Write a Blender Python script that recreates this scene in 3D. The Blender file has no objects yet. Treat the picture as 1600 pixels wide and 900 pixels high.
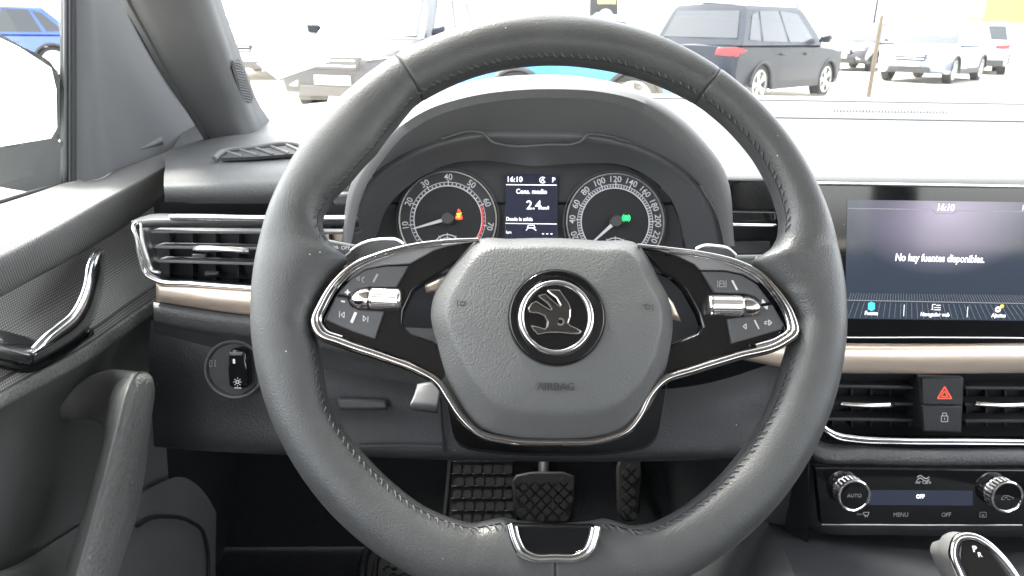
import bpy, bmesh, math, random
from mathutils import Vector, Matrix
random.seed(7)
R = math.radians
sc = bpy.context.scene
col = sc.collection

# ------------------------------------------------------------------ camera
FPX = 1164.0                       # focal length in pixels of the 1600 x 900 photograph
CAM = Vector((0.0, 0.0, 1.2))
PITCH, YAW, ROLL = R(19.2), R(2.0), R(1.0)
fwd = Vector((math.sin(YAW) * math.cos(PITCH), math.cos(YAW) * math.cos(PITCH), -math.sin(PITCH)))
rgt0 = Vector((math.cos(YAW), -math.sin(YAW), 0))
up0 = rgt0.cross(fwd)
rgt = rgt0 * math.cos(ROLL) + up0 * math.sin(ROLL)
upv = up0 * math.cos(ROLL) - rgt0 * math.sin(ROLL)
cd = bpy.data.cameras.new('camera')
cam = bpy.data.objects.new('camera', cd)
col.objects.link(cam)
m3 = Matrix((rgt, upv, -fwd)).transposed()
cam.matrix_world = Matrix.Translation(CAM) @ m3.to_4x4()
cd.sensor_width = 36.0
cd.lens = FPX / 1600.0 * 36.0
cd.clip_start = 0.02
cd.clip_end = 1000
cd.dof.use_dof = True
cd.dof.focus_distance = 0.52
cd.dof.aperture_fstop = 22
sc.camera = cam

# ------------------------------------------------------------------ light
SUN_EL, SUN_AZ = R(59), R(-50)      # azimuth measured from straight ahead, negative = left
w = bpy.data.worlds.new('World')
sc.world = w
w.use_nodes = True
nt = w.node_tree
sky = nt.nodes.new('ShaderNodeTexSky')
sky.sky_type = 'NISHITA'
sky.sun_disc = False
sky.sun_elevation = SUN_EL
sky.sun_rotation = SUN_AZ
sky.air_density = 1.0
sky.dust_density = 2.0
sky.ozone_density = 1.0
hz = nt.nodes.new('ShaderNodeHueSaturation')       # thin white haze: the sky is paler than a clear one
hz.inputs['Saturation'].default_value = 0.22
nt.links.new(sky.outputs[0], hz.inputs['Color'])
nt.links.new(hz.outputs[0], nt.nodes['Background'].inputs[0])
nt.nodes['Background'].inputs[1].default_value = 0.15
sl = bpy.data.lights.new('sun', 'SUN')
sl.energy = 1.5
sl.angle = R(10)
sl.color = (1.0, 0.95, 0.88)
sun = bpy.data.objects.new('sun', sl)
col.objects.link(sun)
sdir = Vector((math.sin(SUN_AZ) * math.cos(SUN_EL), math.cos(SUN_AZ) * math.cos(SUN_EL), math.sin(SUN_EL)))
sun.rotation_euler = sdir.to_track_quat('Z', 'Y').to_euler()
sun.location = (0, 0, 8)
vs = sc.view_settings
vs.view_transform = 'Standard'
vs.look = 'None'
vs.exposure = 3.45
vs.gamma = 1.0
sc.cycles.use_denoising = True
sc.cycles.max_bounces = 7
sc.cycles.transparent_max_bounces = 12

# ------------------------------------------------------------------ projection helpers (pixel of the photograph + real distance -> point)
def ray(px, py):
    return fwd + rgt * ((px - 800) / FPX) + upv * ((450 - py) / FPX)
def U(px, py, Y):
    d = ray(px, py)
    return CAM + d * (Y / d.y)
def DX(px, py, X):
    d = ray(px, py)
    return CAM + d * (X / d.x)
def GZ(px, py, Z):
    d = ray(px, py)
    return CAM + d * ((Z - CAM.z) / d.z)

class Frame:
    def __init__(s, O, u, v):
        s.O = Vector(O); s.u = Vector(u).normalized(); s.n = s.u.cross(Vector(v)).normalized(); s.v = s.n.cross(s.u)
    def at(s, px, py, w=0.0):
        d = ray(px, py); o = s.O + s.n * w
        return CAM + d * ((o - CAM).dot(s.n) / d.dot(s.n))
    def loc(s, px, py, w=0.0):
        p = s.at(px, py, w) - s.O
        return p.dot(s.u), p.dot(s.v)
    def W(s, a, b, w=0.0):
        return s.O + s.u * a + s.v * b + s.n * w
    def mat(s, px, py, w=0.0, rot=0.0):
        return s.matuv(*s.loc(px, py, w), w, rot)
    def matuv(s, a, b, w=0.0, rot=0.0):
        u = s.u * math.cos(rot) + s.v * math.sin(rot)
        v = s.v * math.cos(rot) - s.u * math.sin(rot)
        m = Matrix((u, v, s.n)).transposed().to_4x4()
        return Matrix.Translation(s.W(a, b, w)) @ m

def cr(pts, n, closed=False):
    """n points along a Catmull-Rom curve through pts"""
    pts = [Vector(p) for p in pts]
    m = len(pts)
    if m == 2 and not closed:
        return [pts[0].lerp(pts[1], i / (n - 1)) for i in range(n)]
    # arc-length-ish parameter
    segs = m if closed else m - 1
    L = [(pts[(i + 1) % m] - pts[i]).length + 1e-9 for i in range(segs)]
    T = sum(L)
    out = []
    for k in range(n):
        s = T * k / (n if closed else n - 1)
        i = 0
        while i < segs - 1 and s > L[i]:
            s -= L[i]; i += 1
        t = min(1.0, s / L[i])
        p1, p2 = pts[i], pts[(i + 1) % m]
        if closed:
            p0, p3 = pts[(i - 1) % m], pts[(i + 2) % m]
        else:
            p0 = pts[i - 1] if i > 0 else p1 * 2 - p2
            p3 = pts[i + 2] if i + 2 < m else p2 * 2 - p1
        # tangents scaled to the segment length (non uniform)
        def tan(a, b, c):
            la = (b - a).length + 1e-9; lb = (c - b).length + 1e-9
            return ((b - a) / la * lb + (c - b) / lb * la) / (la + lb)
        l = L[i]
        m1 = tan(p0, p1, p2) * l; m2 = tan(p1, p2, p3) * l
        t2, t3 = t * t, t * t * t
        out.append(p1 * (2 * t3 - 3 * t2 + 1) + m1 * (t3 - 2 * t2 + t) + p2 * (-2 * t3 + 3 * t2) + m2 * (t3 - t2))
    return out

# ------------------------------------------------------------------ materials
def M(name, c, rough=0.5, metal=0.0, spec=0.5, coat=0.0, bump=None, var=0.0, vscale=30, emit=None, rvar=0.0, coords='Object', dots=None, dust=0.0):
    m = bpy.data.materials.new(name)
    m.use_nodes = True
    nt = m.node_tree; N = nt.nodes; Lk = nt.links
    b = N['Principled BSDF']
    c4 = (c[0], c[1], c[2], 1)
    b.inputs['Base Color'].default_value = c4
    b.inputs['Roughness'].default_value = rough
    b.inputs['Metallic'].default_value = metal
    b.inputs['Specular IOR Level'].default_value = spec
    b.inputs['Coat Weight'].default_value = coat
    b.inputs['Coat Roughness'].default_value = 0.04
    if emit:
        b.inputs['Emission Color'].default_value = (emit[0], emit[1], emit[2], 1)
        b.inputs['Emission Strength'].default_value = emit[3]
    tc = N.new('ShaderNodeTexCoord')
    colout = None
    if var:
        nz = N.new('ShaderNodeTexNoise'); nz.inputs['Scale'].default_value = vscale; nz.inputs['Detail'].default_value = 6; nz.inputs['Roughness'].default_value = 0.65
        Lk.new(tc.outputs['Object'], nz.inputs['Vector'])
        mx = N.new('ShaderNodeMix'); mx.data_type = 'RGBA'
        mx.inputs['A'].default_value = tuple(x * (1 - var) for x in c) + (1,)
        mx.inputs['B'].default_value = tuple(min(1, x * (1 + var)) for x in c) + (1,)
        Lk.new(nz.outputs['Fac'], mx.inputs['Factor'])
        colout = mx.outputs['Result']
    if dots:       # (spacing, radius, colour) small dots on a UV grid in metres
        sp, rad, dc = dots
        sep = N.new('ShaderNodeSeparateXYZ'); Lk.new(tc.outputs['UV'], sep.inputs[0])
        def mth(op, a, bb=None):
            n = N.new('ShaderNodeMath'); n.operation = op
            if isinstance(a, (int, float)): n.inputs[0].default_value = a
            else: Lk.new(a, n.inputs[0])
            if bb is not None:
                if isinstance(bb, (int, float)): n.inputs[1].default_value = bb
                else: Lk.new(bb, n.inputs[1])
            return n.outputs[0]
        v = mth('DIVIDE', sep.outputs['Y'], sp)
        row = mth('FLOOR', v)
        half = mth('MULTIPLY', mth('MODULO', row, 2.0), 0.5)
        u = mth('ADD', mth('DIVIDE', sep.outputs['X'], sp), half)
        du = mth('SUBTRACT', mth('FRACT', u), 0.5); dv = mth('SUBTRACT', mth('FRACT', v), 0.5)
        d2 = mth('ADD', mth('MULTIPLY', du, du), mth('MULTIPLY', dv, dv))
        inside = mth('LESS_THAN', d2, rad * rad)
        mx2 = N.new('ShaderNodeMix'); mx2.data_type = 'RGBA'
        mx2.inputs['A'].default_value = c4
        if colout: Lk.new(colout, mx2.inputs['A'])
        mx2.inputs['B'].default_value = dc + (1,)
        Lk.new(inside, mx2.inputs['Factor'])
        colout = mx2.outputs['Result']
    if dust:       # thin specks of dust lying on the surface
        vo = N.new('ShaderNodeTexVoronoi'); vo.inputs['Scale'].default_value = 170
        Lk.new(tc.outputs['Object'], vo.inputs['Vector'])
        lt = N.new('ShaderNodeMath'); lt.operation = 'LESS_THAN'; lt.inputs[1].default_value = 0.075
        Lk.new(vo.outputs['Distance'], lt.inputs[0])
        sepc = N.new('ShaderNodeSeparateColor'); Lk.new(vo.outputs['Color'], sepc.inputs[0])
        g2 = N.new('ShaderNodeMath'); g2.operation = 'GREATER_THAN'; g2.inputs[1].default_value = 1 - dust
        Lk.new(sepc.outputs[0], g2.inputs[0])
        ml = N.new('ShaderNodeMath'); ml.operation = 'MULTIPLY'; Lk.new(lt.outputs[0], ml.inputs[0]); Lk.new(g2.outputs[0], ml.inputs[1])
        mx3 = N.new('ShaderNodeMix'); mx3.data_type = 'RGBA'
        mx3.inputs['A'].default_value = c4
        if colout: Lk.new(colout, mx3.inputs['A'])
        mx3.inputs['B'].default_value = (0.5, 0.48, 0.45, 1)
        Lk.new(ml.outputs[0], mx3.inputs['Factor'])
        colout = mx3.outputs['Result']
    if colout:
        Lk.new(colout, b.inputs['Base Color'])
    if rvar:
        nr = N.new('ShaderNodeTexNoise'); nr.inputs['Scale'].default_value = 14; nr.inputs['Detail'].default_value = 8
        Lk.new(tc.outputs['Object'], nr.inputs['Vector'])
        mr = N.new('ShaderNodeMapRange'); mr.inputs['From Min'].default_value = 0.3; mr.inputs['From Max'].default_value = 0.7
        mr.inputs['To Min'].default_value = max(0.01, rough - rvar); mr.inputs['To Max'].default_value = rough + rvar
        Lk.new(nr.outputs['Fac'], mr.inputs['Value']); Lk.new(mr.outputs[0], b.inputs['Roughness'])
    if bump:
        kind, scale, strength, dist = bump
        bp = N.new('ShaderNodeBump'); bp.inputs['Strength'].default_value = strength; bp.inputs['Distance'].default_value = dist
        if kind == 'pebble':
            t = N.new('ShaderNodeTexVoronoi'); t.feature = 'SMOOTH_F1'; t.inputs['Scale'].default_value = scale; t.inputs['Smoothness'].default_value = 0.6
            Lk.new(tc.outputs['Object'], t.inputs['Vector'])
            inv = N.new('ShaderNodeMath'); inv.operation = 'SUBTRACT'; inv.inputs[0].default_value = 1.0
            Lk.new(t.outputs['Distance'], inv.inputs[1]); h = inv.outputs[0]
        elif kind == 'noise':
            t = N.new('ShaderNodeTexNoise'); t.inputs['Scale'].default_value = scale; t.inputs['Detail'].default_value = 4
            Lk.new(tc.outputs['Object'], t.inputs['Vector']); h = t.outputs['Fac']
        elif kind == 'lines':
            mp = N.new('ShaderNodeMapping'); mp.inputs['Rotation'].default_value = (0, 0, R(35))
            Lk.new(tc.outputs['UV'], mp.inputs['Vector'])
            t = N.new('ShaderNodeTexWave'); t.inputs['Scale'].default_value = scale; t.inputs['Distortion'].default_value = 1.2; t.inputs['Detail'].default_value = 2; t.inputs['Detail Scale'].default_value = 2
            Lk.new(mp.outputs[0], t.inputs['Vector']); h = t.outputs['Fac']
        elif kind == 'brush':
            mp = N.new('ShaderNodeMapping'); mp.inputs['Scale'].default_value = (20, 900, 900)
            Lk.new(tc.outputs['Object'], mp.inputs['Vector'])
            t = N.new('ShaderNodeTexNoise'); t.inputs['Scale'].default_value = 1.0; t.inputs['Detail'].default_value = 3
            Lk.new(mp.outputs[0], t.inputs['Vector']); h = t.outputs['Fac']
        Lk.new(h, bp.inputs['Height'])
        Lk.new(bp.outputs[0], b.inputs['Normal'])
    return m

MT = {}
MT['leather'] = M('leather_black_smooth', (0.052, 0.054, 0.054), 0.43, spec=0.5, bump=('pebble', 1000, 0.35, 0.0005), var=0.25, vscale=38, rvar=0.13, dust=0.05)
MT['leather_perf'] = M('leather_black_grip', (0.072, 0.074, 0.076), 0.47, spec=0.5, bump=('pebble', 700, 0.25, 0.0004), var=0.12, vscale=60, rvar=0.06, dust=0.02)
MT['seam'] = M('seam_dark', (0.015, 0.015, 0.016), 0.7)
MT['thread'] = M('stitch_thread', (0.085, 0.085, 0.09), 0.6, var=0.3, vscale=400)
MT['pad'] = M('airbag_pebbled_vinyl', (0.092, 0.094, 0.093), 0.46, spec=0.45, bump=('pebble', 880, 0.50, 0.0005), var=0.08, vscale=50, dust=0.02)
MT['dash'] = M('dash_soft_vinyl', (0.074, 0.074, 0.074), 0.55, spec=0.4, bump=('lines', 130, 0.45, 0.0006), var=0.10, vscale=40)
MT['dashsmooth'] = M('dash_smooth_vinyl', (0.076, 0.076, 0.076), 0.55, spec=0.4, bump=('pebble', 600, 0.25, 0.0005), var=0.10, vscale=40)
MT['vinyl'] = M('pebbled_vinyl', (0.085, 0.086, 0.087), 0.5, spec=0.4, bump=('pebble', 380, 0.55, 0.0009), var=0.10, vscale=40)
MT['plastic'] = M('dark_plastic', (0.05, 0.052, 0.054), 0.5, spec=0.4, bump=('noise', 900, 0.2, 0.0003), var=0.12, vscale=25, rvar=0.08)
MT['button'] = M('button_plastic', (0.062, 0.063, 0.065), 0.42, spec=0.5, bump=('noise', 1200, 0.2, 0.0002), var=0.08, vscale=30)
MT['knee'] = M('lower_dash_plastic', (0.034, 0.035, 0.037), 0.5, spec=0.4, bump=('pebble', 500, 0.35, 0.0006), var=0.18, vscale=18, rvar=0.1, dust=0.04)
MT['doorpad'] = M('door_belt_vinyl', (0.14, 0.138, 0.133), 0.55, spec=0.4, bump=('lines', 130, 0.6, 0.0007), var=0.10, vscale=40)
MT['doorlow'] = M('door_lower_plastic', (0.13, 0.131, 0.127), 0.55, spec=0.4, bump=('pebble', 420, 0.4, 0.0007), var=0.16, vscale=14, rvar=0.1, dust=0.05)
MT['doorvinyl'] = M('door_grip_vinyl', (0.19, 0.19, 0.183), 0.45, spec=0.45, bump=('pebble', 330, 0.7, 0.0011), var=0.10, vscale=40)
MT['plastic2'] = M('grey_satin_plastic', (0.16, 0.16, 0.162), 0.42, spec=0.5, var=0.06, vscale=30)
MT['plastic3'] = M('black_matte_plastic', (0.026, 0.027, 0.03), 0.55, spec=0.3, bump=('noise', 700, 0.2, 0.0003), var=0.15, vscale=25)
MT['hood'] = M('binnacle_plastic', (0.17, 0.172, 0.176), 0.6, spec=0.35, bump=('pebble', 700, 0.2, 0.0004), var=0.06, vscale=30)
MT['bezel'] = M('bezel_plastic', (0.11, 0.112, 0.115), 0.38, spec=0.5, var=0.06, vscale=30)
MT['pillar'] = M('pillar_trim', (0.125, 0.127, 0.13), 0.75, spec=0.25, bump=('noise', 1500, 0.25, 0.0003), var=0.06, vscale=30)
MT['gloss'] = M('piano_black', (0.006, 0.0062, 0.007), 0.06, spec=0.5, coat=0.0, var=0.2, vscale=20, rvar=0.03, dust=0.02)
MT['screen'] = M('screen_glass', (0.010, 0.011, 0.014), 0.09, spec=0.5, coat=0.0, rvar=0.05, dust=0.05)
MT['dial'] = M('dial_face', (0.065, 0.066, 0.07), 0.5, spec=0.4, var=0.05)
MT['dial2'] = M('dial_face_inner', (0.04, 0.041, 0.044), 0.45, spec=0.4, var=0.05)
MT['chrome'] = M('chrome', (0.82, 0.82, 0.83), 0.10, metal=1.0, rvar=0.04)
MT['smoke'] = M('smoked_chrome', (0.50, 0.48, 0.47), 0.14, metal=1.0, rvar=0.05)
MT['handlechrome'] = M('handle_chrome', (0.80, 0.80, 0.81), 0.20, metal=1.0, rvar=0.05)
MT['darkchrome'] = M('dark_chrome', (0.16, 0.16, 0.165), 0.12, metal=1.0)
MT['knurl'] = M('knurled_metal', (0.78, 0.77, 0.76), 0.22, metal=1.0)
MT['satin'] = M('satin_metal', (0.8, 0.79, 0.78), 0.32, metal=1.0)
MT['copper'] = M('brushed_copper_trim', (0.8, 0.66, 0.54), 0.36, metal=0.75, bump=('brush', 1, 0.08, 0.0003), var=0.04, vscale=10)
MT['fabric'] = M('perforated_insert', (0.22, 0.22, 0.21), 0.6, spec=0.35, bump=('noise', 900, 0.3, 0.0004), var=0.12, vscale=40, dots=(0.0027, 0.27, (0.62, 0.60, 0.56)))
MT['rubber'] = M('mat_rubber', (0.012, 0.0125, 0.013), 0.6, spec=0.35, bump=('noise', 500, 0.3, 0.0006), var=0.3, vscale=30)
MT['carpet'] = M('footwell_carpet', (0.016, 0.017, 0.019), 0.95, spec=0.1, bump=('noise', 600, 0.8, 0.002), var=0.3, vscale=80)
MT['headliner'] = M('headliner_fabric', (0.3, 0.3, 0.3), 0.9, spec=0.1, bump=('noise', 800, 0.3, 0.001), var=0.05)
MT['white'] = M('printed_white', (0.5, 0.5, 0.51), 0.5, emit=(0.9, 0.92, 1.0, 0.03))
MT['whiteprint'] = M('white_print', (0.55, 0.56, 0.57), 0.5)
MT['dimprint'] = M('grey_print', (0.28, 0.28, 0.29), 0.5)
MT['darkprint'] = M('embossed_dark', (0.022, 0.022, 0.023), 0.6)
MT['lit_white'] = M('display_white', (0.1, 0.1, 0.1), 0.4, emit=(0.9, 0.93, 1.0, 0.22))
MT['lit_dim'] = M('display_grey', (0.05, 0.05, 0.05), 0.4, emit=(0.55, 0.56, 0.62, 0.055))
MT['lit_red'] = M('lamp_red', (0.25, 0.01, 0.01), 0.4, emit=(1.0, 0.10, 0.06, 0.18))
MT['red_print'] = M('red_print', (0.55, 0.05, 0.05), 0.5, emit=(1.0, 0.08, 0.08, 0.05))
MT['lit_orange'] = M('lamp_orange', (0.3, 0.1, 0.0), 0.4, emit=(1.0, 0.30, 0.02, 0.22))
MT['lit_green'] = M('lamp_green', (0.02, 0.3, 0.08), 0.4, emit=(0.05, 1.0, 0.30, 0.14))
MT['lit_cyan'] = M('lamp_cyan', (0.02, 0.3, 0.4), 0.4, emit=(0.05, 0.55, 0.75, 0.16))
MT['lit_yellow'] = M('lamp_yellow', (0.4, 0.35, 0.02), 0.4, emit=(0.9, 0.75, 0.05, 0.14))
MT['lcd'] = M('lcd_panel', (0.010, 0.011, 0.015), 0.12, emit=(0.25, 0.30, 0.55, 0.010), coat=0.0)

def glassmat(name, tint, refl=1.0):
    m = bpy.data.materials.new(name); m.use_nodes = True
    nt = m.node_tree; nt.nodes.clear()
    o = nt.nodes.new('ShaderNodeOutputMaterial'); mx = nt.nodes.new('ShaderNodeMixShader')
    t = nt.nodes.new('ShaderNodeBsdfTransparent'); t.inputs[0].default_value = tint + (1,)
    g = nt.nodes.new('ShaderNodeBsdfGlossy'); g.inputs['Roughness'].default_value = 0.02
    f = nt.nodes.new('ShaderNodeLayerWeight'); f.inputs['Blend'].default_value = 0.5     # Schlick: the same from both sides of the pane
    pw = nt.nodes.new('ShaderNodeMath'); pw.operation = 'POWER'; pw.inputs[1].default_value = 5.0
    nt.links.new(f.outputs['Facing'], pw.inputs[0])
    mu = nt.nodes.new('ShaderNodeMath'); mu.operation = 'MULTIPLY_ADD'; mu.inputs[1].default_value = 0.92 * refl; mu.inputs[2].default_value = 0.035 * refl
    nt.links.new(pw.outputs[0], mu.inputs[0]); nt.links.new(mu.outputs[0], mx.inputs[0])
    nt.links.new(t.outputs[0], mx.inputs[1]); nt.links.new(g.outputs[0], mx.inputs[2]); nt.links.new(mx.outputs[0], o.inputs[0])
    return m
MT['windscreen'] = glassmat('windscreen_glass', (0.82, 0.84, 0.83), 1.0)
MT['sideglass'] = glassmat('side_window_glass', (0.86, 0.89, 0.87), 0.8)

# ------------------------------------------------------------------ object helpers
WM = {}
def root_of(o):
    while o.parent: o = o.parent
    return o
def tag(o, label, cat, group=None):
    o['label'] = label; o['category'] = cat
    if group: o['group'] = group
    return o
def thing(name, label, cat, M4=None, group=None):
    o = bpy.data.objects.new(name, None); col.objects.link(o)
    o.empty_display_size = 0.05
    if M4 is None: M4 = Matrix.Identity(4)
    elif not isinstance(M4, Matrix): M4 = Matrix.Translation(Vector(M4))
    o.matrix_world = M4; WM[o.name] = M4
    return tag(o, label, cat, group)
def mk(name, verts, faces, mat, parent=None, smooth=True, uvs=None, sharp=40, fix=True, bevel=0, bseg=2, solid=0, local=False):
    if parent is not None and not local:
        r = root_of(parent)
        inv = WM.get(r.name, Matrix.Identity(4)).inverted()
        verts = [inv @ Vector(v) for v in verts]
    me = bpy.data.meshes.new(name)
    me.from_pydata([tuple(v) for v in verts], [], faces)
    if uvs:
        ul = me.uv_layers.new(name='UVMap')
        for lp in me.loops: ul.data[lp.index].uv = uvs[lp.vertex_index]
    if fix:
        bm = bmesh.new(); bm.from_mesh(me); bmesh.ops.recalc_face_normals(bm, faces=bm.faces); bm.to_mesh(me); bm.free()
    me.materials.append(mat if not isinstance(mat, str) else MT[mat])
    if smooth:
        me.shade_smooth()
        me.set_sharp_from_angle(angle=R(sharp))
    o = bpy.data.objects.new(name, me); col.objects.link(o)
    if parent is not None: o.parent = parent
    if solid:
        md = o.modifiers.new('thick', 'SOLIDIFY'); md.thickness = solid; md.offset = -1
    if bevel:
        md = o.modifiers.new('bevel', 'BEVEL'); md.width = bevel; md.segments = bseg; md.limit_method = 'ANGLE'; md.angle_limit = R(35)
        md.harden_normals = False
    return o
def skin(name, rows, mat, parent=None, nu=32, nv=24, closed=False, linear_v=False, solid=0, uvshift=(0, 0), sharp=60):
    rr = [cr(r, nu, closed) for r in rows]
    cols = []
    for i in range(nu):
        c = [r[i] for r in rr]
        if linear_v:
            cols.append(c)
        else:
            cols.append(cr(c, nv))
    nvv = len(cols[0])
    V = []; UV = []
    for j in range(nvv):
        for i in range(nu):
            V.append(cols[i][j])
    # arc length uv
    us = [[0.0] * nu for _ in range(nvv)]; vv = [[0.0] * nu for _ in range(nvv)]
    mid = nvv // 2
    for j in range(nvv):
        for i in range(1, nu): us[j][i] = us[j][i - 1] + (cols[i][mid] - cols[i - 1][mid]).length
    for i in range(nu):
        for j in range(1, nvv): vv[j][i] = vv[j - 1][i] + (cols[nu // 2][j] - cols[nu // 2][j - 1]).length
    for j in range(nvv):
        for i in range(nu): UV.append((us[j][i] + 5 + uvshift[0], vv[j][i] + 5 + uvshift[1]))
    F = []
    for j in range(nvv - 1):
        for i in range(nu if closed else nu - 1):
            k = (i + 1) % nu
            F.append((j * nu + i, j * nu + k, (j + 1) * nu + k, (j + 1) * nu + i))
    return mk(name, V, F, mat, parent, uvs=UV, solid=solid, sharp=sharp)
def loft(name, rings, mat, parent=None, cap=(True, True), smooth=True, sharp=50, bevel=0):
    n = len(rings[0]); V = [p for r in rings for p in r]; F = []
    for j in range(len(rings) - 1):
        for i in range(n):
            k = (i + 1) % n
            F.append((j * n + i, j * n + k, (j + 1) * n + k, (j + 1) * n + i))
    if cap[0]: F.append(tuple(range(n)))
    if cap[1]: F.append(tuple(range((len(rings) - 1) * n, len(rings) * n)))
    return mk(name, V, F, mat, parent, smooth=smooth, sharp=sharp, bevel=bevel)
def slab(name, pts, nrm, thick, mat, parent=None, bevel=0.0, bseg=2, sharp=40):
    """outline pts (front), extruded back along -nrm"""
    n = len(pts); nrm = Vector(nrm)
    V = [Vector(p) for p in pts] + [Vector(p) - nrm * thick for p in pts]
    F = [tuple(range(n)), tuple(reversed(range(n, 2 * n)))] + [(i, n + i, n + (i + 1) % n, (i + 1) % n) for i in range(n)]
    return mk(name, V, F, mat, parent, bevel=bevel, bseg=bseg, sharp=sharp)
def fpoly(name, fr, pxs, w, thick, mat, parent=None, bevel=0.0, n=0, bseg=2):
    p = [fr.at(x, y, w) for x, y in pxs]
    if n: p = cr(p, n, True)
    return slab(name, p, fr.n, thick, mat, parent, bevel, bseg)
def box(name, c, s, mat, parent=None, bevel=0.0, rot=None, bseg=2):
    c = Vector(c); V = []
    for x in (-.5, .5):
        for y in (-.5, .5):
            for z in (-.5, .5):
                v = Vector((x * s[0], y * s[1], z * s[2]))
                if rot is not None: v = rot @ v
                V.append(c + v)
    F = [(0, 1, 3, 2), (4, 6, 7, 5), (0, 4, 5, 1), (2, 3, 7, 6), (0, 2, 6, 4), (1, 5, 7, 3)]
    return mk(name, V, F, mat, parent, bevel=bevel, bseg=bseg)
def sweep_rings(pts, rad, seg=10, closed=False, flat=1.0, upref=None):
    n = len(pts); rings = []
    if not isinstance(rad, (list, tuple)): rad = [rad] * n
    prev = None
    for i, p in enumerate(pts):
        a = pts[(i - 1) % n] if (i > 0 or closed) else p
        b = pts[(i + 1) % n] if (i < n - 1 or closed) else p
        t = (b - a).normalized()
        if upref is not None:
            u = Vector(upref) - t * Vector(upref).dot(t); u.normalize()
        elif prev is None:
            u = t.orthogonal().normalized()
        else:
            u = prev - t * prev.dot(t); u.normalize()
        prev = u
        s = t.cross(u)
        rings.append([p + s * (math.cos(2 * math.pi * k / seg) * rad[i]) + u * (math.sin(2 * math.pi * k / seg) * rad[i] * flat) for k in range(seg)])
    return rings
def tube(name, pts, rad, mat, parent=None, seg=10, closed=False, flat=1.0, upref=None):
    rings = sweep_rings([Vector(p) for p in pts], rad, seg, closed, flat, upref)
    if closed:
        n = len(rings); V = [p for r in rings for p in r]; F = []
        for j in range(n):
            for i in range(seg):
                k = (i + 1) % seg; j2 = (j + 1) % n
                F.append((j * seg + i, j * seg + k, j2 * seg + k, j2 * seg + i))
        return mk(name, V, F, mat, parent)
    return loft(name, rings, mat, parent)
def merge(name, chunks, mat, parent=None, stuff=False, smooth=False):
    V = []; F = []
    for v, f in chunks:
        b = len(V); V += v; F += [tuple(i + b for i in t) for t in f]
    o = mk(name, V, F, mat, parent, smooth=smooth)
    if stuff: o['kind'] = 'stuff'
    return o
def cyl_rings(c, axis, prof, seg=32, u=None):
    """prof: list of (along, radius)"""
    axis = Vector(axis).normalized(); c = Vector(c)
    u = (u - axis * u.dot(axis)).normalized() if u is not None else axis.orthogonal().normalized()
    s = axis.cross(u)
    return [[c + axis * a + (u * math.cos(2 * math.pi * k / seg) + s * math.sin(2 * math.pi * k / seg)) * r for k in range(seg)] for a, r in prof]
def lathe(name, c, axis, prof, mat, parent=None, seg=32, sharp=35):
    return loft(name, cyl_rings(c, axis, prof, seg), mat, parent, sharp=sharp)
def annulus(name, fr, cu, cv, r0, r1, a0, a1, w, thick, mat, parent=None, n=72):
    full = abs(a1 - a0) >= 359.9
    V = []; F = []
    k = n if full else n + 1
    for i in range(k):
        a = R(a0 + (a1 - a0) * i / n)
        for r, ww in ((r0, w), (r1, w), (r1, w - thick), (r0, w - thick)):
            V.append(fr.W(cu + math.cos(a) * r, cv + math.sin(a) * r, ww))
    for i in range(n):
        j = (i + 1) % k if full else i + 1
        for q in range(4):
            F.append((i * 4 + q, i * 4 + (q + 1) % 4, j * 4 + (q + 1) % 4, j * 4 + q))
    if not full:
        F.append((0, 1, 2, 3)); F.append(tuple(reversed(range(4 * n, 4 * n + 4))))
    return mk(name, V, F, mat, parent, sharp=30)
def disc(name, fr, cu, cv, r, w, thick, mat, parent=None, n=48, bevel=0):
    pts = [fr.W(cu + math.cos(2 * math.pi * i / n) * r, cv + math.sin(2 * math.pi * i / n) * r, w) for i in range(n)]
    return slab(name, pts, fr.n, thick, mat, parent, bevel)
def quadbar(fr, p, q, wd, w, th):
    """chunk: thin bar from p to q (uv) with width wd"""
    p = Vector(p); q = Vector(q); d = (q - p).normalized(); s = Vector((-d.y, d.x)) * wd / 2
    c = [p - s, q - s, q + s, p + s]
    V = [fr.W(x.x, x.y, w) for x in c] + [fr.W(x.x, x.y, w - th) for x in c]
    return V, [(0, 1, 2, 3), (7, 6, 5, 4), (0, 4, 5, 1), (1, 5, 6, 2), (2, 6, 7, 3), (3, 7, 4, 0)]
def text(name, s, m4, size, mat, parent=None, align='CENTER', depth=0.0002, sx=1.0, bold=0.0, shear=0.0):
    cu = bpy.data.curves.new(name, 'FONT')
    cu.body = s; cu.size = size; cu.align_x = align; cu.align_y = 'CENTER'; cu.extrude = depth; cu.resolution_u = 3; cu.offset = bold; cu.shear = shear
    ob = bpy.data.objects.new(name, cu)
    me = ob.to_mesh()
    V = [m4 @ Vector((v.co.x * sx, v.co.y, v.co.z)) for v in me.vertices]
    F = [tuple(p.vertices) for p in me.polygons]
    ob.to_mesh_clear(); bpy.data.objects.remove(ob); bpy.data.curves.remove(cu)
    return mk(name, V, F, mat, parent, smooth=False, fix=False)

# ================================================================== setting: ground
gm = M('sandy_tarmac', (0.46, 0.43, 0.37), 0.9, spec=0.2, var=0.25, vscale=1.2, bump=('noise', 6, 0.4, 0.02))
gnd = mk('ground', [(-150, -120, 0), (150, -120, 0), (150, 260, 0), (-150, 260, 0)], [(0, 1, 2, 3)], gm, smooth=False)
gnd['kind'] = 'structure'

# ================================================================== dashboard
dash = thing('dashboard', 'black dashboard with soft textured pad, copper trim strip and chrome edged air vents', 'dashboard', (0.2, 0.7, 0.75))
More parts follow.
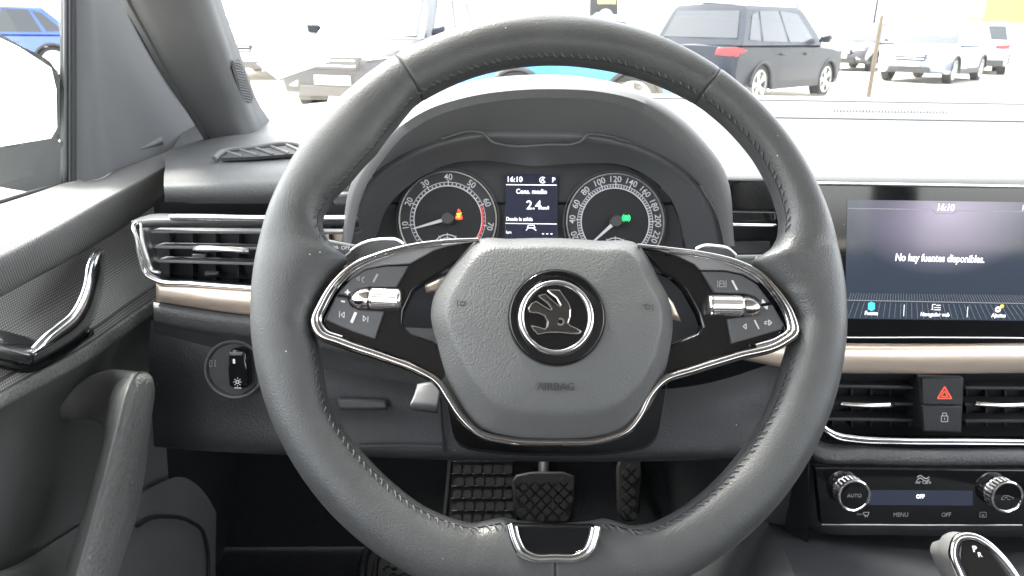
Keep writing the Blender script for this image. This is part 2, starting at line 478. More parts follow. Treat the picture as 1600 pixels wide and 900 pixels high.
# --- upper pads
back_l = [(300, 190, 1.10), (420, 170, 1.15), (520, 158, 1.17), (640, 150, 1.18), (760, 148, 1.18)]
seam_l = [(268, 232, .86), (350, 213, .88), (400, 208, .89), (470, 204, .90), (540, 203.5, .91), (585, 203, .915)]
skin('upper_pad', [[U(*p) for p in back_l],
                   [U(*p) for p in [(280, 215, .96), (405, 200, .98), (500, 186, 1.0), (600, 180, 1.0), (740, 176, 1.0)]],
                   [U(*p) + Vector((0, 0, -.004)) for p in [(268, 229, .875), (400, 207, .90), (500, 203, .91), (580, 203, .915), (720, 199, .92)]]], 'dashsmooth', dash, 40, 16)
pl = skin('side_pad', [[U(*p) for p in seam_l],
                   [U(*p) for p in [(262, 236, .83), (350, 217, .85), (400, 212, .86), (470, 208, .87), (540, 208, .88), (580, 208, .88)]],
                   [U(*p) for p in [(258, 262, .74), (340, 256, .74), (400, 254, .74), (480, 252, .74), (545, 252, .74), (556, 252, .74)]],
                   [U(*p) for p in [(256, 284, .675), (330, 282, .67), (400, 280, .668), (480, 279, .665), (530, 278.5, .665), (548, 278, .665)]],
                   [U(*p) for p in [(256, 291, .665), (330, 290, .66), (400, 289, .658), (480, 288, .655), (530, 287.5, .655), (546, 287, .655)]],
                   [U(*p) for p in [(257, 301, .663), (330, 300, .658), (400, 299, .656), (480, 298, .653), (530, 297.5, .653), (545, 297, .653)]],
                   [U(*p) for p in [(257, 318, .672), (330, 318, .667), (400, 318, .665), (480, 317, .662), (530, 316.5, .662), (545, 316, .662)]]], 'dash', dash, 60, 60)
# right upper pad: back part, then seam, then front pad folding down over the screen
def XR(y, Y, n=7, x0=1060, x1=1900, bow=0.0, tilt=0.016):
    out = []
    for i in range(n):
        x = x0 + (x1 - x0) * i / (n - 1)
        out.append(U(x, y + tilt * (x - 1250) * (1 if x < 1600 else 1) + bow * ((x - 1400) / 400) ** 2, Y))
    return out
skin('upper_pad', [XR(150, 1.30, x0=780), XR(158, 1.18, x0=780), XR(168, 1.06, x0=800), XR(180, .965, x0=830), XR(183.5, .95, x0=840), XR(186.2, .949, x0=840)], 'dashsmooth', dash, 60, 24)
skin('passenger_pad', [XR(186.5, .950, x0=860), XR(185.6, .946, x0=860), XR(189, .93, x0=870), XR(215, .83, x0=980), XR(245, .745, x0=1040), XR(268, .695, x0=1090), XR(279, .675, x0=1120), XR(284, .672, x0=1140), XR(288, .676, x0=1140), XR(296, .69, x0=1140)], 'dash', dash, 70, 60)
# seam line across the passenger pad corner and its end face beside the binnacle
skin('pad_end_face', [[U(1128, 270, .69), U(1150, 279, .675), U(1180, 283, .673), U(1270, 285, .675)],
                      [U(1128, 300, .692), U(1150, 305, .679), U(1180, 308, .678), U(1270, 308, .680)],
                      [U(1128, 352, .695), U(1150, 349, .684), U(1180, 349, .682), U(1270, 349, .684)]], 'dash', dash, 20, 16)
# defroster slots
ch = []
tube('pad_seam', [p + Vector((0, -.001, .0012)) for p in XR(186.6, .949, x0=1120)], .0012, 'seam', dash, 6)
tube('windscreen_edge', [p + Vector((0, 0, .001)) for p in XR(159, 1.18, x0=1000)], .0022, 'bezel', dash, 6)
for i in range(36):
    x = 1300 + i * 5.0
    y = 176 + (x - 1390) * 0.018
    a = U(x, y + 5, .985); b = U(x + 4, y - 4, 1.02)
    s = Vector((.0008, 0, 0)); h = Vector((0, 0, .0016))
    V = [a - s + h, a + s + h, b + s + h, b - s + h, a - s - h, a + s - h, b + s - h, b - s - h]
    ch.append((V, [(0, 1, 2, 3), (7, 6, 5, 4), (0, 4, 5, 1), (1, 5, 6, 2), (2, 6, 7, 3), (3, 7, 4, 0)]))
merge('defroster_slot', ch, 'plastic', dash, stuff=True)
# --- side demister vent in the left pad
tube('demister_rim', cr([U(*p) + Vector((0, 0, .001)) for p in [(336, 250, .744), (342, 243, .757), (352, 238, .77), (400, 232.5, .79), (452, 225.5, .80), (466, 227, .797), (471, 234, .78)]], 40), .0035, 'dashsmooth', dash, 8, flat=.6)
dvb = slab('demister_duct', [U(345, 249, .743) + Vector((0, 0, .0012)), U(357, 240, .765) + Vector((0, 0, .0012)), U(400, 235, .78) + Vector((0, 0, .0012)), U(452, 229, .79) + Vector((0, 0, .0012)), U(463, 233, .78) + Vector((0, 0, .0012)), U(460, 242, .752) + Vector((0, 0, .0012)), U(400, 246.5, .744) + Vector((0, 0, .0012))], (0, 0, 1), .003, 'seam', dash)
for i in range(5):
    x = 352 + i * 24
    tube('demister_vane', [U(x, 240.5 - i * 2.6, .773 + .004 * i) + Vector((0, 0, .003)), U(x + 27, 248 - i * 1.5, .748 + .001 * i) + Vector((0, 0, .003))], .0008, 'plastic2', dash, 6, flat=1.5)

# --- dashboard carcass (dark faces behind and below everything)
skin('carcass_panel', [[U(x, 316, .668) for x in (250, 500, 700, 850, 1000, 1130)],
                       [U(x, 345, .69) for x in (250, 500, 700, 850, 1000, 1130)],
                       [U(x, 460, .69) for x in (250, 500, 700, 850, 1000, 1130)],
                       [U(x, 560, .66) for x in (250, 500, 700, 850, 1000, 1130)]], 'plastic3', dash, 30, 12)
# --- left vent
lv = mk('air_vent', [U(222, 345, .655), U(560, 341, .655), U(560, 445, .655), U(245, 440, .655)], [(0, 1, 2, 3)], 'plastic3', dash)
tube('chrome_frame', cr([U(213, 348, .617), U(210, 351, .615), U(214, 375, .613), U(222, 408, .612), U(230, 428, .612), U(246, 437, .612), U(300, 442, .612), (U(400, 449, .612)), U(480, 452, .612)], 60), [.0016 + .0012 * min(1, i / 20) for i in range(60)], 'chrome', lv, 10, flat=1.6, upref=(0, -1, 0))
skin('chrome_blade', [[U(*p) for p in [(217, 349, .616), (219, 375, .614), (227, 405, .613), (236, 425, .613), (250, 428, .613)]],
                      [U(*p) for p in [(232, 349, .636), (236, 375, .634), (243, 400, .632), (247, 415, .632), (250, 426, .632)]]], 'satin', lv, 24, 4, solid=.002)
skin('upper_lip', [[U(x, y, Y) for x, y, Y in [(205, 345, .63), (230, 336, .63), (278, 334, .625), (400, 336, .62), (560, 336, .62)]],
                   [U(x, y, Y) for x, y, Y in [(205, 347, .62), (230, 345, .615), (278, 344.5, .612), (400, 345, .612), (560, 345, .612)]]], 'plastic', lv, 24, 4, solid=.006)
tube('chrome_bar', [U(268, 340, .614), U(278, 339.5, .611), U(400, 341.5, .610), U(560, 342, .610)], .0030, 'satin', lv, 10, flat=.75)
skin('lower_lip', [[U(x, y, Y) for x, y, Y in [(246, 427, .63), (300, 431, .628), (400, 436, .626), (500, 438, .626)]],
                   [U(x, y, Y) for x, y, Y in [(244, 436, .614), (300, 441, .612), (400, 448, .611), (500, 450, .611)]]], 'gloss', lv, 20, 3, solid=.004)
def vent_slat(parent, a, b, r=.0022, mat='plastic', depth=.02):
    a = Vector(a); b = Vector(b)
    dn = Vector((0, depth, -.003))
    up = Vector((0, 0, r))
    V = [a - up, a + up, a + dn + up, a + dn - up, b - up, b + up, b + dn + up, b + dn - up]
    return mk('slat', V, [(0, 1, 2, 3), (7, 6, 5, 4), (0, 4, 5, 1), (1, 5, 6, 2), (2, 6, 7, 3), (3, 7, 4, 0)], mat, parent, bevel=.0008)
for (xa, ya, xb, yb) in ((234, 362, 560, 364), (240, 386, 560, 391), (244, 408, 560, 417)):
    vent_slat(lv, U(xa, ya, .622), U(xb, yb, .622), .0014, 'plastic2')
tab = skin('slider_tab', [[U(302, 384, .616), U(345, 384, .614), U(388, 388, .616)], [U(301, 391, .614), U(345, 392, .612), U(388, 394, .614)]], 'satin', lv, 10, 4, solid=.005)
for i in range(8):
    x = 262 + i * 36
    vane = slab('vertical_vane', [U(x, 350, .645), U(x + 3, 350, .645), U(x + 3, 432, .645), U(x, 432, .645)], (0, -1, 0), .02, 'plastic3', lv)
for (x, y) in ((300, 398), (335, 405), (320, 425)):
    slab('vane_link', [U(x, y, .64), U(x + 20, y + 1, .64), U(x + 20, y + 4, .64), U(x, y + 5, .64)], (0, -1, 0), .004, 'plastic2', lv)
# --- vents either side of the binnacle (glimpsed inside the wheel)
gv = mk('air_vent', [U(500, 318, .668), U(560, 318, .668), U(560, 385, .668), U(500, 385, .668)], [(0, 1, 2, 3)], 'plastic3', dash)
tube('chrome_bar', [U(495, 341.5, .648), U(560, 341.5, .648)], .0024, 'chrome', gv, 8)
slab('slider_tab', [U(508, 362, .652), U(548, 356, .652), U(548, 378, .652), U(508, 378, .652)], (0, -1, .2), .008, 'copper', gv, bevel=.001)
slab('vent_block', [U(520, 302, .645), U(552, 302, .645), U(552, 322, .645), U(520, 322, .645)], (0, -1, 0), .02, 'plastic', gv, bevel=.003)
gr = slab('air_vent', [U(1128, 330, .668), U(1224, 332, .668), U(1226, 400, .668), U(1128, 400, .668)], (0, -1, 0), .02, 'plastic3', dash)
slab('upper_lip', [U(1128, 330, .655), U(1212, 331, .655), U(1212, 347, .650), U(1128, 346, .650)], (0, -1, .2), .012, 'gloss', gr, bevel=.001)
tube('chrome_bar', [U(1128, 351, .648), U(1212, 352.5, .648)], .0018, 'chrome', gr, 8)
slab('vent_blade', [U(1136, 376, .655), U(1204, 377, .655), U(1204, 397, .65), U(1136, 397, .65)], (0, -1, .2), .006, 'plastic', gr, bevel=.001)
tube('chrome_edge', [U(1217, 338, .650), U(1218, 370, .648), U(1219, 396, .648)], .0018, 'smoke', gr, 8)

# --- copper trim strip, left and right of the column
def strip(rows, parent=dash):
    return skin('copper_trim', [[U(*p) for p in r] for r in rows], 'copper', parent, 40, 14, solid=.004)
strip([[(244, 442, .618), (300, 446, .614), (360, 450, .613), (480, 459, .613)],
       [(244, 446, .612), (300, 450, .608), (360, 455, .607), (480, 463, .607)],
       [(244, 465, .609), (300, 473, .605), (360, 481, .604), (480, 490, .604)],
       [(244, 471, .612), (300, 480, .608), (360, 489, .607), (480, 498, .607)]])
strip([[(1140, 533, .618), (1250, 535, .614), (1400, 537, .612), (1600, 536, .612), (1900, 538, .612)],
       [(1140, 537, .611), (1250, 540, .607), (1400, 542, .605), (1600, 541, .605), (1900, 543, .605)],
       [(1150, 556, .607), (1250, 572, .603), (1400, 577, .601), (1600, 576, .601), (1900, 578, .601)],
       [(1160, 562, .610), (1250, 579, .606), (1400, 584, .604), (1600, 583, .604), (1900, 585, .604)]])
skin('side_trim', [[U(664, 447, .64), U(694, 432, .64)], [U(666, 458, .64), U(694, 454, .64)]], 'copper', dash, 4, 4, solid=.003)
skin('side_trim', [[U(1030, 448, .64), U(1052, 474, .64)], [U(1030, 496, .64), U(1064, 502, .64)]], 'copper', dash, 4, 4, solid=.003)
# --- pebbled lower lip left
skin('lower_pad', [[U(*p) for p in [(240, 472, .614), (300, 482, .61), (400, 494, .609), (560, 508, .612), (720, 515, .62)]],
                   [U(*p) for p in [(240, 480, .609), (300, 491, .605), (400, 503, .604), (560, 518, .608), (720, 522, .616)]],
                   [U(*p) for p in [(240, 497, .609), (300, 509, .605), (400, 523, .604), (560, 548, .608), (720, 572, .616)]],
                   [U(*p) for p in [(240, 505, .622), (300, 519, .618), (400, 535, .616), (560, 566, .62), (720, 600, .625)]],
                   [U(*p) for p in [(240, 520, .64), (300, 535, .635), (400, 560, .63), (560, 590, .63), (720, 620, .63)]]], 'vinyl', dash, 50, 26)
# --- knee panel
skin('knee_panel', [[U(*p) for p in [(236, 500, .645), (320, 520, .64), (420, 540, .635), (560, 575, .632), (690, 600, .63), (900, 610, .63), (1100, 600, .63), (1230, 560, .64)]],
                    [U(*p) for p in [(232, 560, .64), (320, 560, .63), (420, 580, .625), (560, 605, .62), (690, 625, .62), (900, 640, .62), (1100, 630, .62), (1230, 600, .63)]],
                    [U(*p) for p in [(236, 625, .63), (320, 640, .62), (420, 655, .612), (560, 665, .61), (690, 670, .61), (900, 675, .61), (1100, 670, .61), (1230, 660, .62)]],
                    [U(*p) for p in [(240, 690, .62), (320, 695, .612), (420, 698, .605), (560, 701, .602), (690, 705, .602), (900, 708, .602), (1100, 705, .602), (1230, 700, .61)]],
                    [U(*p) for p in [(240, 693, .66), (320, 698, .66), (420, 700, .66), (560, 702, .66), (690, 706, .66), (900, 709, .66), (1100, 706, .66), (1230, 701, .66)]]], 'knee', dash, 60, 40)
tube('panel_seam', [U(688, 622, .612), U(691, 665, .604), U(695, 706, .598)], .0013, 'seam', dash, 6)
slab('storage_latch', [U(524, 622, .608), U(604, 624, .608), U(607, 641, .604), U(528, 641, .604)], (0, -.9, .4), .006, 'plastic', dash, bevel=.003)
tube('panel_seam', cr([U(560, 697, .598), U(620, 696, .597), U(690, 698, .597)], 12), .0011, 'plastic', dash, 6)
# --- steering column shroud
shA = [(690, 560), (700, 640), (715, 690), (780, 705), (868, 708), (960, 705), (1020, 690), (1035, 640), (1045, 570)]
skin('column_shroud', [[U(x, y, .50) for x, y in shA], [U(x, y + 4, .56) for x, y in shA], [U(x, y + 2, .66) for x, y in shA]], 'knee', dash, 40, 8)
lev = skin('tilt_lever', [[U(652, 600, .545), U(670, 597, .545), U(689, 599, .545)], [U(646, 620, .535), U(666, 620, .535), U(686, 622, .535)], [U(641, 632, .53), U(662, 634, .53), U(684, 638, .53)], [U(643, 641, .532), U(662, 643, .532), U(683, 646, .532)]], 'bezel', dash, 14, 12, solid=.006)
# --- centre stack: vent housing
cvh = skin('air_vent', [[U(x, 584, .618) for x in (1262, 1350, 1500, 1700, 1900)], [U(x, 610, .645) for x in (1270, 1350, 1500, 1700, 1900)], [U(x, 660, .645) for x in (1285, 1350, 1500, 1700, 1900)], [U(x, 688, .615) for x in (1290, 1350, 1500, 1700, 1900)]], 'plastic3', dash, 30, 14)
skin('lower_lip', [[U(1278, 655, .62), U(1300, 672, .62), U(1350, 678, .618), U(1450, 680, .617), U(1900, 682, .617)],
                   [U(1278, 662, .607), U(1300, 680, .605), U(1350, 687, .602), U(1450, 690, .602), U(1900, 690, .602)]], 'gloss', cvh, 40, 4, solid=.004)
tube('chrome_frame', cr([U(1284, 664, .604), U(1292, 671, .603), U(1310, 679, .601), U(1340, 684, .600), U(1400, 687, .599), U(1500, 688, .599), U(1700, 690, .599), U(1900, 691, .599)], 60), .0022, 'chrome', cvh, 10)
tube('chrome_frame', cr([U(1288, 672, .603), U(1306, 684, .601), U(1340, 690, .600), U(1400, 692.5, .599), U(1500, 693.5, .599), U(1700, 695, .599), U(1900, 696, .599)], 60), .0011, 'chrome', cvh, 8)
for (xa, ya, xb, yb) in ((1280, 603, 1438, 606), (1282, 630, 1438, 632), (1286, 655, 1438, 657), (1508, 606, 1900, 610), (1508, 632, 1900, 634), (1508, 658, 1900, 659)):
    vent_slat(cvh, U(xa, ya, .622), U(xb, yb, .622), .0017, 'plastic')
for (xa, xb) in ((1313, 1398), (1524, 1612)):
    t = skin('slider_tab', [[U(xa, 627, .617), U((xa + xb) / 2, 629.5, .614), U(xb, 628, .617)], [U(xa - 1, 633, .615), U((xa + xb) / 2, 636, .612), U(xb, 636, .615)]], 'knurl', cvh, 10, 4, solid=.005)
for i in range(11):
    x = 1300 + i * 30
    if 1430 < x < 1510: continue
    slab('vertical_vane', [U(x, 594, .64), U(x + 3, 594, .64), U(x + 3, 672, .64), U(x, 672, .64)], (0, -1, 0), .014, 'plastic3', cvh)
HZ = Frame(U(1475, 630, .606), (1, 0, 0), (0, .12, 1))
fpoly('switch_block', HZ, [(1437, 588), (1507, 590), (1503, 677), (1442, 675)], -.003, .03, 'plastic3', cvh, .0015)
hb = fpoly('hazard_button', HZ, [(1441, 591), (1504, 592), (1503, 632), (1442, 631)], .0005, .004, 'knee', cvh, .0008)
lb = fpoly('lock_button', HZ, [(1442, 634), (1503, 635), (1501, 674), (1444, 673)], .0005, .004, 'knee', cvh, .0008)
def tri(name, fr, cx, cy, s, wd, mat, parent, w):
    pts = [(cx, cy - s), (cx + s * 1.02, cy + s * .72), (cx - s * 1.02, cy + s * .72)]
    uv = [fr.loc(x, y, w) for x, y in pts]
    return merge(name, [quadbar(fr, uv[i], uv[(i + 1) % 3], wd, w, .0002) for i in range(3)], mat, parent)
tri('warning_triangle', HZ, 1476, 615, 10.5, .0010, 'lit_red', hb, .0008)
tri('warning_triangle', HZ, 1476, 616, 5, .0007, 'lit_red', hb, .0008)
def line_icon(name, fr, segs, wd, mat, parent, w, th=.0002):
    return merge(name, [quadbar(fr, fr.loc(a, b, w), fr.loc(c, d, w), wd, w, th) for a, b, c, d in segs], mat, parent)
line_icon('padlock_icon', HZ, [(1471, 650, 1481, 650), (1481, 650, 1481, 659), (1481, 659, 1471, 659), (1471, 659, 1471, 650), (1473, 650, 1473, 645.5), (1479, 650, 1479, 645.5), (1473, 645.5, 1479, 645.5), (1476, 653, 1476, 656)], .0006, 'whiteprint', lb, .0008)
# pad under the vents, climate surround, console
skin('centre_pad', [[U(*p) for p in [(1238, 640, .625), (1275, 686, .61), (1350, 696, .604), (1600, 699, .604), (1900, 699, .604)]],
                    [U(*p) for p in [(1238, 660, .618), (1275, 700, .598), (1350, 704, .594), (1600, 706, .594), (1900, 706, .594)]],
                    [U(*p) for p in [(1240, 690, .612), (1275, 714, .594), (1350, 718, .590), (1600, 720, .590), (1900, 720, .590)]],
                    [U(*p) for p in [(1245, 715, .62), (1275, 724, .60), (1350, 730, .597), (1600, 732, .597), (1900, 732, .597)]]], 'vinyl', dash, 50, 20)
skin('centre_stack', [[U(*p) for p in [(1195, 690, .66), (1225, 705, .625), (1270, 722, .60), (1400, 729, .598), (1900, 731, .598)]],
                      [U(*p) for p in [(1195, 740, .65), (1228, 750, .61), (1270, 770, .59), (1400, 775, .588), (1900, 775, .588)]],
                      [U(*p) for p in [(1190, 790, .64), (1230, 800, .60), (1275, 815, .58), (1400, 820, .578), (1900, 822, .578)]],
                      [U(*p) for p in [(1190, 815, .64), (1235, 822, .60), (1280, 832, .585), (1400, 836, .585), (1900, 838, .585)]]], 'plastic', dash, 50, 24)

# ================================================================== instrument cluster
CF = Frame(U(830, 345, .662), (1, 0, 0), (0, math.sin(R(22)), math.cos(R(22))))
ic = thing('instrument_cluster', 'instrument cluster with two round white numbered gauges behind the steering wheel', 'instrument cluster', CF.matuv(0, -.06))
def arch(pts, Y): return [U(x, y, Y) for x, y in pts]
hB = [(534, 385), (552, 285), (575, 245), (610, 203), (655, 172), (720, 150), (800, 138), (866, 135), (940, 139), (1010, 155), (1060, 185), (1098, 222), (1128, 262), (1148, 385)]
hB2 = [(541, 385), (560, 287), (583, 248), (617, 208), (660, 177), (722, 156), (800, 143.5), (866, 141), (938, 145), (1004, 161), (1052, 190), (1090, 227), (1119, 266), (1141, 385)]
hC = [(547, 388), (572, 292), (597, 252), (632, 212), (676, 184), (735, 165), (805, 155), (866, 153), (935, 157), (994, 172), (1037, 200), (1072, 236), (1100, 274), (1133, 388)]
hD = [(538, 388), (541, 345), (556, 308), (582, 274), (628, 242), (685, 219), (745, 206), (830, 204), (920, 208), (985, 222), (1045, 249), (1092, 287), (1122, 340), (1134, 392)]
hE = [(588, 395), (592, 360), (603, 328), (628, 299), (662, 274), (700, 257), (742, 251), (830, 259), (925, 255), (972, 258), (1014, 277), (1044, 305), (1062, 345), (1068, 395)]
bk = [U(x, y, .605) + Vector((0, .28, -.012 - .00)) for x, y in hB]
bk1 = [U(x, y, .605) + Vector((0, .12, .002)) for x, y in hB]
bk0 = [U(x, y, .605) + Vector((0, .03, .003)) for x, y in hB]
skin('binnacle_hood', [bk, bk1, bk0, arch(hB, .605), arch(hB2, .598), arch(hC, .598)], 'dashsmooth', ic, 80, 40)
skin('hood_underside', [arch(hC, .5985), [a.lerp(b, .5) for a, b in zip(arch(hC, .60), arch(hD, .635))], arch(hD, .637)], 'hood', ic, 80, 12)
skin('bezel', [arch(hD, .6365), arch([(x * .97 + 834 * .03, y * .96 + 330 * .04) for x, y in hD], .634), [a.lerp(b, .5) for a, b in zip(arch(hD, .634), arch(hE, .656))], arch(hE, .662)], 'bezel', ic, 80, 20)
tube('bezel_edge', cr(arch([(537, 395), (541, 345), (556, 308), (581, 275)], .633), 24), .0016, 'satin', ic, 8)
tube('bezel_edge', cr(arch([(1095, 290), (1120, 335), (1131, 370), (1134, 395)], .633), 24), .0014, 'satin', ic, 8)
tube('hood_ledge', cr(arch([(690, 217), (738, 205), (752, 207), (770, 222), (784, 226), (866, 226), (890, 226), (905, 222), (921, 210), (935, 210), (985, 222)], .632), 70), .0012, 'bezel', ic, 6)
# dial plate
dp = fpoly('dial_plate', CF, [(585, 420), (588, 360), (600, 328), (628, 299), (662, 274), (700, 257), (745, 250), (830, 257), (925, 254), (972, 258), (1014, 277), (1044, 305), (1062, 345), (1072, 420)], -.004, .004, 'dial', ic)
def gauge(cx, cy, nums, name_ring, ticks, minor, needle_deg, red=None):
    cu, cv = CF.loc(cx, cy, 0)
    px = (CF.loc(cx + 50, cy, 0)[0] - CF.loc(cx - 50, cy, 0)[0]) / 100
    g = disc('gauge', CF, cu, cv, 75 * px, .0005, .004, 'dial', ic, 64)
    annulus('chrome_ring', CF, cu, cv, 74.5 * px, 76.6 * px, 0, 360, .0020, .005, 'satin', g)
    annulus('outer_ring', CF, cu, cv, 79 * px, 81 * px, 0, 360, .0000, .004, 'bezel', g)
    disc('inner_dial', CF, cu, cv, 52 * px, .0009, .001, 'dial2', g, 64)
    annulus('scale_track', CF, cu, cv, 52.3 * px, 53.9 * px, -42, 222, .0012, .0006, 'white', g)
    annulus('scale_line', CF, cu, cv, 58.4 * px, 59.2 * px, -42, 222, .0012, .0006, 'white', g)
    ch = []
    for a, big in ticks:
        r0, r1 = (52, 62) if big else (54.5, 57.5)
        c, s = math.cos(R(a)), math.sin(R(a))
        ch.append(quadbar(CF, (cu + c * r0 * px, cv + s * r0 * px), (cu + c * r1 * px, cv + s * r1 * px), (1.5 if big else 1.6) * px, .00135, .0004))
    merge('scale_ticks', ch, 'white', g)
    for t, a in nums:
        text('numeral', t, CF.matuv(cu + math.cos(R(a)) * 66.5 * px, cv + math.sin(R(a)) * 66.5 * px, .0012, R(a - 90)), 13.5 * px, 'white', g, bold=.00002)
    if red:
        annulus('red_band', CF, cu, cv, 53.5 * px, 56.5 * px, red[0], red[1], .0014, .0005, 'red_print', g, 30)
    c, s = math.cos(R(needle_deg)), math.sin(R(needle_deg))
    ca, sa = -s, c
    def nv(r, t): return CF.W(cu + (c * r + ca * t) * px, cv + (s * r + sa * t) * px, .0062)
    slab('needle', [nv(9, -2.6), nv(55, -1.0), nv(55, 1.0), nv(9, 2.6)], CF.n, .0008, 'white', g)
    lathe('needle_hub', CF.W(cu, cv, .0015), CF.n, [(0, 9.6 * px), (.006, 9.4 * px), (.0075, 8.2 * px)], 'bezel', g, 28)
    return g, cu, cv, px
tk = [(222 - 3.3 * i, i % 10 == 0) for i in range(0, 81) if i % 2 == 0]
g1, gu, gvv, gp = gauge(700, 343, [('10', 189), ('20', 156), ('30', 123), ('40', 90), ('50', 57), ('60', 24), ('70', -9)], 0, tk, 0, 197, (22, -42))
tk2 = [(221 - 2.2 * i, i % 10 == 0) for i in range(0, 120) if i % 2 == 0]
g2, gu2, gv2, gp2 = gauge(961, 347, [('20', 199), ('40', 177), ('60', 156), ('80', 134), ('100', 112), ('120', 90), ('140', 68), ('160', 46), ('180', 24), ('200', 2), ('220', -20)], 0, tk2, 0, 222)
def subdial(g, cx, cy):
    cu, cv = CF.loc(cx, cy, 0)
    annulus('small_scale', CF, cu, cv, 20.5 * gp, 22 * gp, 0, 180, .0014, .0004, 'white', g, 30)
    annulus('small_scale', CF, cu, cv, 15.5 * gp, 16.8 * gp, 0, 180, .0014, .0004, 'white', g, 30)
    merge('small_ticks', [quadbar(CF, (cu + math.cos(R(a)) * 15 * gp, cv + math.sin(R(a)) * 15 * gp), (cu + math.cos(R(a)) * 24 * gp, cv + math.sin(R(a)) * 24 * gp), 1.2 * gp, .0015, .0004) for a in (20, 55, 90, 125, 160)], 'white', g)
    text('numeral', '90', CF.matuv(cu, cv + 9.5 * gp, .0013), 9 * gp, 'white', g)
subdial(g1, 699, 388)
subdial(g2, 961, 393)
text('unit_lettering', 'U/min', CF.mat(668, 380, .0013), 8 * gp, 'white', g1)
# tell-tales
belt = fpoly('seatbelt_lamp', CF, [(717, 326), (719.5, 328.5), (719, 332), (722, 336), (723, 342), (717, 343.5), (711, 342), (712.5, 336), (715.5, 332), (714.5, 328.5)], .0016, .0004, 'lit_red', ic)
line_icon('belt_strap', CF, [(713, 340, 721, 332), (713.5, 333, 719, 339), (717, 333, 717, 341)], .0011, 'lit_yellow', belt, .0022)
bc = annulus('brake_hold_lamp', CF, *CF.loc(978, 341, 0), 0.0, 4.4 * gp, 0, 360, .0016, .0004, 'lit_green', ic, 20)
for a0 in (-60, 120):
    annulus('lamp_arc', CF, *CF.loc(978, 341, 0), 5.6 * gp, 6.8 * gp, a0, a0 + 120, .0016, .0004, 'lit_green', bc, 14)
# display between the gauges
ds = fpoly('trip_display', CF, [(790, 272), (871, 273), (871, 400), (789, 400)], .0008, .003, 'lcd', ic, .0003)
text('display_lettering', '16:10', CF.mat(804, 280.5, .0012), 11.5 * gp, 'lit_white', ds, bold=.00010)
text('display_lettering', 'P', CF.mat(865, 281.5, .0012), 10.5 * gp, 'lit_white', ds, bold=.00010)
annulus('start_stop_icon', CF, *CF.loc(848, 281.3, .0012), 4.2 * gp, 5.2 * gp, 40, 330, .0012, .0002, 'lit_white', ds, 24)
text('display_lettering', 'A', CF.mat(848, 281.3, .0012), 8.5 * gp, 'lit_white', ds, bold=.0001)
line_icon('display_rule', CF, [(791, 288.5, 870, 289.2)], .0007, 'lit_white', ds, .0012)
text('display_lettering', 'Cons. medio', CF.mat(830.5, 299.5, .0012), 10.5 * gp, 'lit_white', ds, bold=.00010, sx=.9)
text('display_lettering', '2.4', CF.mat(834, 321, .0012), 19.5 * gp, 'lit_white', ds, bold=.00012)
text('display_lettering', 'km/l', CF.mat(851.5, 325, .0012), 7.5 * gp, 'lit_white', ds, bold=.00006)
text('display_lettering', 'Desde la salida', CF.mat(811.5, 342.5, .0012), 8.2 * gp, 'lit_white', ds, sx=.85, bold=.00006)
line_icon('display_rule', CF, [(790, 349, 870, 350)], .0006, 'lit_white', ds, .0012)
line_icon('car_icon', CF, [(824, 356, 836, 356), (825, 352, 835, 352), (824, 356, 825.5, 352), (836, 356, 834.5, 352), (822, 360, 826, 355), (832, 356, 838, 360)], .0007, 'lit_white', ds, .0012)
text('display_lettering', 'km', CF.mat(795, 363, .0012), 7 * gp, 'lit_white', ds)
text('display_lettering', '- - -', CF.mat(855, 364.5, .0012), 11 * gp, 'lit_white', ds, bold=.0001)

# ================================================================== steering wheel
TILT = R(26)
WF = Frame(CAM + ray(862, 467) * .4655, (1, 0, 0), (0, math.sin(TILT), math.cos(TILT)))
sw = thing('steering_wheel', 'black leather steering wheel with multifunction spokes and round chrome winged emblem', 'steering wheel', WF.matuv(0, 0))
RO = .1855
inner = [(868, 99), (800, 104), (740, 118), (690, 139), (648, 163), (622, 195), (588, 240), (548, 284), (515, 318), (502, 345), (507, 368), (528, 392), (548, 404), (522, 432), (503, 465), (490, 500),
         (496, 535), (505, 580), (512, 625), (540, 675), (580, 722), (620, 760), (665, 793), (700, 808), (735, 818), (768, 812), (785, 808), (800, 812), (830, 816), (866, 818), (900, 817), (925, 814), (940, 810), (955, 812),
         (985, 822), (1020, 818), (1060, 798), (1100, 768), (1140, 728), (1180, 672), (1210, 610), (1224, 565), (1234, 530), (1240, 500), (1222, 465), (1192, 428), (1170, 404), (1200, 396), (1217, 372), (1220, 345), (1208, 300), (1180, 247), (1140, 200), (1100, 166), (1050, 139), (990, 116), (930, 104)]
pol = []
for x, y in inner:
    a, b = WF.loc(x, y, 0.0)
    pol.append((math.atan2(b, a), math.hypot(a, b)))
pol.sort()
def rin(t):
    t = (t + math.pi) % (2 * math.pi) - math.pi
    n = len(pol)
    for i in range(n):
        a0, r0 = pol[i]; a1, r1 = pol[(i + 1) % n]
        if i == n - 1: a1 += 2 * math.pi
        tt = t if t >= pol[0][0] else t + 2 * math.pi
        if a0 <= tt <= a1:
            f = (tt - a0) / (a1 - a0 + 1e-9)
            return r0 + (r1 - r0) * f
    return .152
def rin_s(t):
    return sum(rin(t + R(k * .5)) * wgt for k, wgt in ((-2, .1), (-1, .2), (0, .4), (1, .2), (2, .1)))
